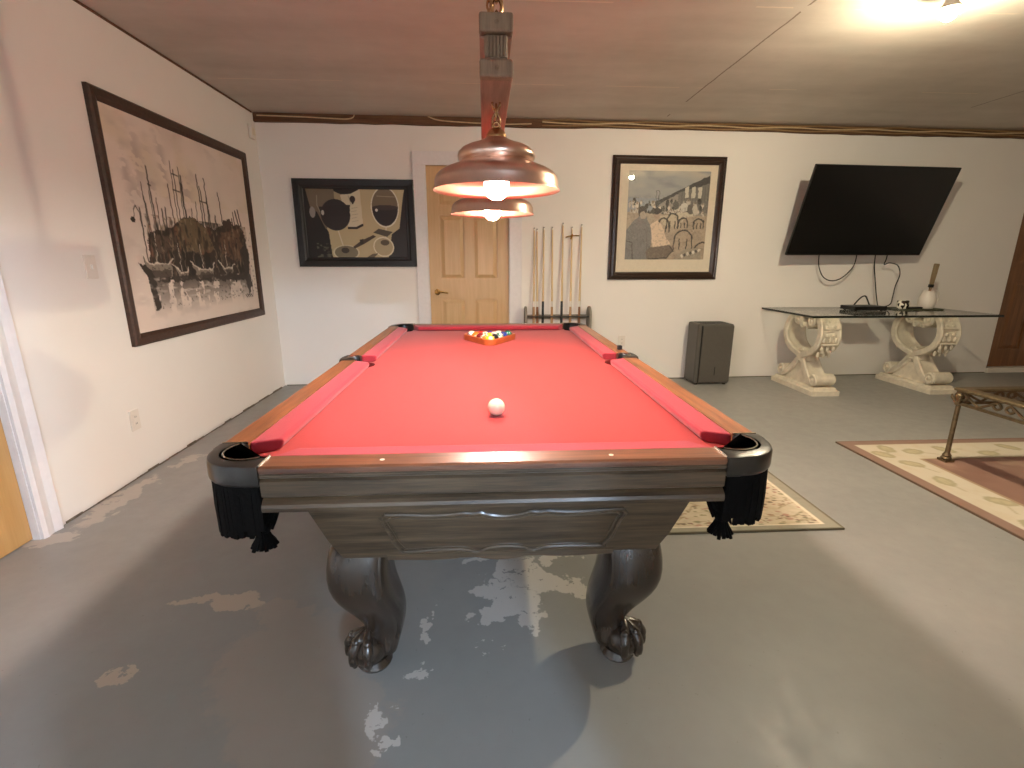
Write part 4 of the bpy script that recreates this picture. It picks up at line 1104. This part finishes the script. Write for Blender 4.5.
# cords
cable('television_cable', [(3.425, 5.01, 1.42), (3.425, 5.01, 1.26), (3.440, 5.00, 1.16), (3.500, 5.00, 1.07), (3.590, 5.00, 1.035), (3.690, 5.00, 1.06), (3.790, 5.01, 1.15), (3.830, 5.02, 1.24), (3.835, 5.03, 1.42)], .0055, M['cord_black'], 'black cord hanging in a loop below left half of television')
cable('television_cable', [(4.035, 5.03, 1.42), (4.040, 5.02, 1.20), (4.060, 5.0, 1.05), (4.075, 4.97, .90), (4.075, 4.93, .80), (4.065, 4.90, GZ + .007)], .0055, M['cord_black'], 'black cord dropping straight from television to the glass console')
cable('television_cable', [(4.190, 5.05, 1.42), (4.175, 5.04, 1.26), (4.145, 5.02, 1.20), (4.175, 4.99, 1.215), (4.235, 4.95, 1.19), (4.250, 4.92, 1.10), (4.200, 4.89, .99), (4.175, 4.87, .88), (4.150, 4.86, .80), (4.030, 4.85, GZ + .007)], .0055, M['cord_black'], 'black cord bending in an S below right half of television')
cable('power_cable', [(3.74, 4.84, GZ + .009), (3.77, 4.85, GZ + .05), (3.83, 4.86, GZ + .11), (3.875, 4.86, GZ + .125), (3.90, 4.85, GZ + .08), (3.915, 4.83, GZ + .03), (3.95, 4.83, GZ + .009)], .007, M['cord_black'], 'thick black cord arched behind the cable box on console')

# ------------------------------------------------------------------ dehumidifier
t = thing('dehumidifier', 'dark grey upright dehumidifier on floor against the back wall', 'dehumidifier', (2.305, 4.885, 0))
q = MB(); q.box((-.185, -.125, .012), (.185, .13, .622)); q.build('body', M['grey_plastic'], t, smooth=False, bevel=.018, seg=3)
q = MB(); q.box((-.135, -.131, .03), (.182, -.120, .607)); q.build('front_panel', M['grey_plastic'], t, smooth=False, bevel=.006)
q = MB(); q.box((-.147, -.1285, .03), (-.137, -.1235, .607)); q.build('seam_slot', M['tv_black'], t, smooth=False)
q = MB(); q.box((.018, -.1335, .10), (.026, -.1300, .19)); q.build('water_window', M['tv_black'], t, smooth=False, bevel=.002)
q = MB()
for k in range(9): q.box((-.14, -.09 + k * .022, .6215), (.14, -.082 + k * .022, .6255))
q.build('top_grille', M['grey_plastic_dark'], t, smooth=False)
for sx in (-1, 1):
    for sy in (-1, 1): MB().lathe([(.018, 0), (.02, .014)], 12, (sx * .15, sy * .095, 0)).build('foot', M['tv_black'], t)

# ------------------------------------------------------------------ cues and rack
RX0, RX1, RYF, RYB = .395, 1.062, 4.84, 5.03
t = thing('cue_rack', 'grey wooden cue rack with rounded side panels against back wall', 'cue rack', ((RX0 + RX1) / 2, 4.935, 0))
hx = (RX1 - RX0) / 2
for s in (-1, 1):
    q = MB(); poly = [(-.09, 0), (.09, 0), (.09, .68)] + [(p[0], p[1]) for p in arc(.0, .70, .09, 0, 180, 12)]
    q.prism(poly, 0, .022, lambda a, b, z: (s * hx - (z if s > 0 else -z), a, b)); q.build('side_panel', M['rack_grey'], t, smooth=False, bevel=.003)
q = MB(); q.box((-hx + .022, -.09, .05), (hx - .022, .09, .075)); q.build('base_shelf', M['rack_grey'], t, smooth=False, bevel=.003)
q = MB(); q.box((-hx + .022, .055, .66), (hx - .022, .075, .70)); q.build('upper_rail', M['rack_grey'], t, smooth=False, bevel=.003)
q = MB(); q.tube([(-hx + .022, -.05, .69), (hx - .022, -.05, .69)], .007, 8); q.build('retaining_bar', M['cord_black'], t)
cues = [(.492, .490, 1.545, 'butt_tan', 'leftmost cue in rack, pale shaft with white joint ring'), (.520, .534, 1.535, 'butt_brown', 'second cue from left in rack, crowding the leftmost cue'), (.588, .580, 1.552, 'butt_black', 'third cue from left in rack with black joint'),
        (.672, .678, 1.552, 'butt_tan', 'fourth cue from left in rack with white joint ring'), (.776, .772, 1.592, 'butt_black', 'tall fifth cue from left with wide black wrapped butt'), (.962, .948, 1.578, 'butt_brown', 'rightmost cue in rack with brown butt and black joint')]
ci = 0
def make_cue(xt, xb, zt, bm_, label, bridge=False):
    c = thing('bridge_stick' if bridge else 'pool_cue', label, 'bridge stick' if bridge else 'cue', (xb, 4.925, .0772), 0, None if bridge else 'cues standing in the rack')
    top = Vector((xt - xb, .085, zt - .0755)); P = lambda f: top * f
    j = .715 / (zt - .0755)
    q = MB(); q.tube([P(0), P(.01), P(.3), P(j * .985)], [.0135, .0155, .0145, .0115], 12); q.build('butt', M[bm_], c)
    q = MB(); q.tube([P(j * .985), P(j * .985 + .014), P(j * .985 + .016), P(j + .03)], [.0122, .0122, .0118, .0116], 12); q.build('joint_collar', M['white_plastic' if bm_ != 'butt_black' else 'butt_black'], c)
    q = MB(); q.tube([P(j + .03), P(.75), P(.982)], [.0110, .0088, .0066], 12); q.build('shaft', M['maple'], c)
    q = MB(); q.tube([P(.982), P(.995)], [.0068, .0066], 10); q.build('ferrule', M['white_plastic'], c)
    q = MB(); q.tube([P(.995), P(1.)], [.0064, .005], 10); q.build('tip', M['chalk'], c)
    if bridge:
        q = MB(); h = P(.94); q.tube([h + Vector((-.065, -.01, -.012)), h + Vector((-.03, -.012, .0)), h + Vector((.03, -.012, .006)), h + Vector((.07, -.01, .004))], .006, 8)
        q.tube([h + Vector((-.012, -.012, -.03)), h + Vector((.0, -.012, .02))], .009, 8)
        q.build('bridge_head', M['brass'], c)
for a in cues: make_cue(*a)
make_cue(.866, .862, 1.555, 'butt_tan', 'bridge stick with crossbar head, second from right in the rack', True)

# ------------------------------------------------------------------ rugs
def rug_small():
    P = Paint(180, 260, (200, 186, 160), 12)
    rg = np.random.default_rng(2)
    P.put((P.noise(20, 30) - .5) * 2, (182, 166, 138))
    ex = np.minimum(P.X * 1.5, (1 - P.X) * 1.5); ey = np.minimum(P.Y * 2.2, (1 - P.Y) * 2.2); e = np.minimum(ex, ey)
    for k in range(1500):
        x, y = rg.random(), rg.random(); s_ = rg.uniform(.004, .015); c = [(120, 84, 74), (150, 120, 96), (132, 128, 98), (168, 128, 114), (108, 92, 74)][k % 5]
        P.ell(x, y, s_, s_ * rg.uniform(.3, .7), c, .85, rg.uniform(0, 3))
    for k in range(160):
        x, y = rg.random(), rg.random()
        P.line([(x, y), (x + rg.uniform(-.06, .06), y + rg.uniform(-.03, .03)), (x + rg.uniform(-.08, .08), y + rg.uniform(-.05, .05))], .003, (138, 122, 92), .8)
    P.put((e < .075).astype(float), (152, 147, 130)); P.put(((e > .075) & (e < .09)).astype(float), (222, 210, 186)); P.put((e < .02).astype(float), (112, 104, 84))
    P.put((P.noise(60, 80) - .5) * 1.2, (120, 108, 90), .5)
    return P
def rug_big(w, l):
    P = Paint(240, 260, (140, 106, 92), 13)
    X, Y = P.X * w, P.Y * l; e = np.minimum(np.minimum(X, w - X), np.minimum(Y, l - Y))
    P.put((P.noise(14, 14) - .45) * 2, (120, 88, 74), .7); P.put((P.noise(24, 24) - .6) * 4, (172, 146, 124), .5)
    P.put(((e < .345)).astype(float), (200, 190, 170)); P.put((P.noise(40, 40) - .5) * 2 * (e < .345), (190, 172, 140), .6)
    P.put(((e > .325) & (e < .345)).astype(float), (160, 136, 108))
    rg = np.random.default_rng(4)
    def leafs(fx):
        d = .06
        while d < 1:
            x, y, rt = fx(d)
            P.ell(x, y, .028, .018, (160, 150, 118), .8, rt); P.ell(x, y, .018, .009, (186, 172, 138), .8, rt)
            x2, y2, rt2 = fx(d + .05); P.line([(x, y), (x2, y2)], .004, (164, 152, 122), .7)
            d += .095
    leafs(lambda d: (.215 / w + .02 * math.sin(d * 40), d, 1.2 + .6 * math.sin(d * 33))); leafs(lambda d: (d, .215 / l + .02 * math.sin(d * 40), .4 + .6 * math.sin(d * 31)))
    leafs(lambda d: (1 - .215 / w, d, 1.2)); leafs(lambda d: (d, 1 - .215 / l, .3))
    P.put((e < .085).astype(float), (142, 114, 100)); P.put((P.noise(40, 40) - .5) * 2 * (e < .085), (134, 102, 84), .6); P.put((e < .012).astype(float), (104, 84, 66))
    return P
def rug(P, name, x0, x1, y0, y1, label):
    o = P.grid(name, lambda U, V: (x0 + U * (x1 - x0), y0 + V * (y1 - y0), U * 0 + .011), M['rug'], None, (0, 0, -.0105))
    return tag(o, label, 'rug')
rug(rug_small(), 'floral_rug', .18, 1.69, 1.995, 3.2, 'cream floral rug with khaki border partly under pool table')
rug(rug_big(2.5, 2.6), 'border_rug', 2.44, 4.94, .50, 3.10, 'rose-brown rug with cream leaf border under the metal coffee table')

# ------------------------------------------------------------------ coffee table
t = thing('coffee_table', 'antique bronze metal coffee table with glass top on the bordered rug', 'coffee table', (3.50, 2.20, .0115))
cx0, cx1, cy0, cy1 = 2.885 - 3.5, 4.12 - 3.5, 1.65 - 2.2, 2.745 - 2.2
zt = .465
q = MB(); rings = []
for x, y, sx, sy in ((cx0, cy0, 1, 1), (cx1, cy0, -1, 1), (cx1, cy1, -1, -1), (cx0, cy1, 1, -1)):
    rings.append([(x + sx * a, y + sy * a, z) for a, z in ((-.012, zt - .008), (-.014, zt + .004), (-.006, zt + .012), (.05, zt + .012), (.056, zt + .004), (.05, zt - .008))])
q.ringloop(rings); q.build('top_frame', M['bronze'], t, smooth=False)
q = MB(); q.box((cx0 + .045, cy0 + .045, zt - .002), (cx1 - .045, cy1 - .045, zt + .006)); q.build('glass_top', M['table_glass'], t, smooth=False)
# lower rail, leaf scrolls between
q = MB(); zl = zt - .085
q.ringloop([[(x + sx * a, y + sy * a, z) for a, z in ((.0, zl - .008), (.0, zl + .008), (.016, zl + .008), (.016, zl - .008))] for x, y, sx, sy in ((cx0, cy0, 1, 1), (cx1, cy0, -1, 1), (cx1, cy1, -1, -1), (cx0, cy1, 1, -1))]); q.build('lower_rail', M['bronze'], t, smooth=False)
for along, fixed in (('y', cx0), ('y', cx1), ('x', cy0), ('x', cy1)):
    a0, a1 = (cy0, cy1) if along == 'y' else (cx0, cx1); q = MB()
    n = 4
    for k in range(n):
        c = a0 + (a1 - a0) * (k + .5) / n; w = (a1 - a0) / n * .46
        for sg in (-1, 1):
            pts = [(c + sg * w * f, zl + .042 + g) for f, g in ((.0, -.034), (.35, -.01), (.8, .022), (.98, .0), (.8, -.016), (.62, .0), (.7, .01))]
            q.tube(smooth_path([((fixed + (.008 if fixed < 0 else -.008), u, z) if along == 'y' else (u, fixed + (.008 if fixed < 0 else -.008), z)) for u, z in pts], 5), .0075, 7)
    q.build('leaf_scroll', M['bronze'], t)
for sx, x in ((-1, cx0), (1, cx1)):
    for sy, y in ((-1, cy0), (1, cy1)):
        fx, fy_ = x - sx * .012, y - sy * .012
        q = MB(); q.tube([(fx, fy_, .05), (fx, fy_, zt - .09)], [.0135, .0125], 14)
        q.lathe([(.013, zt - .10), (.02, zt - .095), (.022, zt - .08), (.016, zt - .07), (.026, zt - .055), (.028, zt - .03), (.020, zt - .02), (.024, zt - .008)], 16, (fx, fy_, 0))
        lg = q.build('leg', M['bronze'], t)
        q = MB(); q.box((fx - .030, fy_ - .030, 0), (fx + .030, fy_ + .030, .014)); q.lathe([(.026, .014), (.030, .022), (.022, .032), (.025, .040), (.018, .052), (.013, .06)], 16, (fx, fy_, 0)); q.build('foot', M['bronze'], lg, smooth=True)
        q = MB()
        for k in range(4):
            a = PI / 4 + k * PI / 2; q.tube([(fx + .016 * math.cos(a), fy_ + .016 * math.sin(a), zt - .08), (fx + .036 * math.cos(a), fy_ + .036 * math.sin(a), zt - .05), (fx + .040 * math.cos(a), fy_ + .040 * math.sin(a), zt - .032)], [.008, .009, .003], 7)
        q.build('leaf_capital', M['bronze'], lg)

# the back wall is a little out of square with the side wall
piv = Vector((1.8, YB, 0)); RB = Matrix.Translation(piv) @ Matrix.Rotation(R(1.5), 4, 'Z') @ Matrix.Translation(-piv)
bpy.context.view_layer.update()
for o in list(COL.objects):
    if o.parent is None and (o.name in ('wall_back', 'trim_1', 'trim_2', 'trim_4', 'door_1', 'door_2', 'floor_gap_back', 'wine_picture', 'cafe_picture', 'power_outlet.001') or o.name.startswith('ceiling_cable')):
        o.matrix_world = RB @ o.matrix_world

# ------------------------------------------------------------------ light, world, camera
ld = bpy.data.lights.new('unseen_cool_lamp', 'POINT'); ld.energy = 165; ld.color = (.55, .74, 1.); ld.shadow_soft_size = .035  # unseen cool lamp behind the camera, shining through the added wall openings
lo = bpy.data.objects.new('unseen_cool_lamp', ld); lo.location = (1.15, -2.3, 2.1); COL.objects.link(lo)
w = bpy.data.worlds.new('World'); S.world = w; w.use_nodes = True
bg = w.node_tree.nodes.get('Background') or w.node_tree.nodes.new('ShaderNodeBackground')
bg.inputs[0].default_value = (.05, .055, .07, 1); bg.inputs[1].default_value = .3

FPX, pit, yaw, roll = 490., R(14.2), R(3.14), R(.06)
cp, sp_, cyw, syw = math.cos(pit), math.sin(pit), math.cos(yaw), math.sin(yaw)
fw = Vector((syw * cp, cyw * cp, -sp_)); rt = Vector((cyw, -syw, 0)); up = rt.cross(fw)
r2 = rt * math.cos(roll) + up * math.sin(roll); u2 = up * math.cos(roll) - rt * math.sin(roll)
cd = bpy.data.cameras.new('camera'); cam = bpy.data.objects.new('camera', cd); COL.objects.link(cam)
cd.sensor_width = 36; cd.lens = FPX / 1024 * 36; cd.clip_start = .02
mw = Matrix((r2, u2, -fw)).transposed().to_4x4(); mw.translation = (0, 0, 1.24); cam.matrix_world = mw
S.camera = cam
S.view_settings.view_transform = 'Standard'; S.view_settings.look = 'None'; S.view_settings.gamma = 1
S.view_settings.exposure = 1.17; S.view_settings.use_curve_mapping = False
S.cycles.use_denoising = True
S.cycles.max_bounces = 10; S.cycles.diffuse_bounces = 6
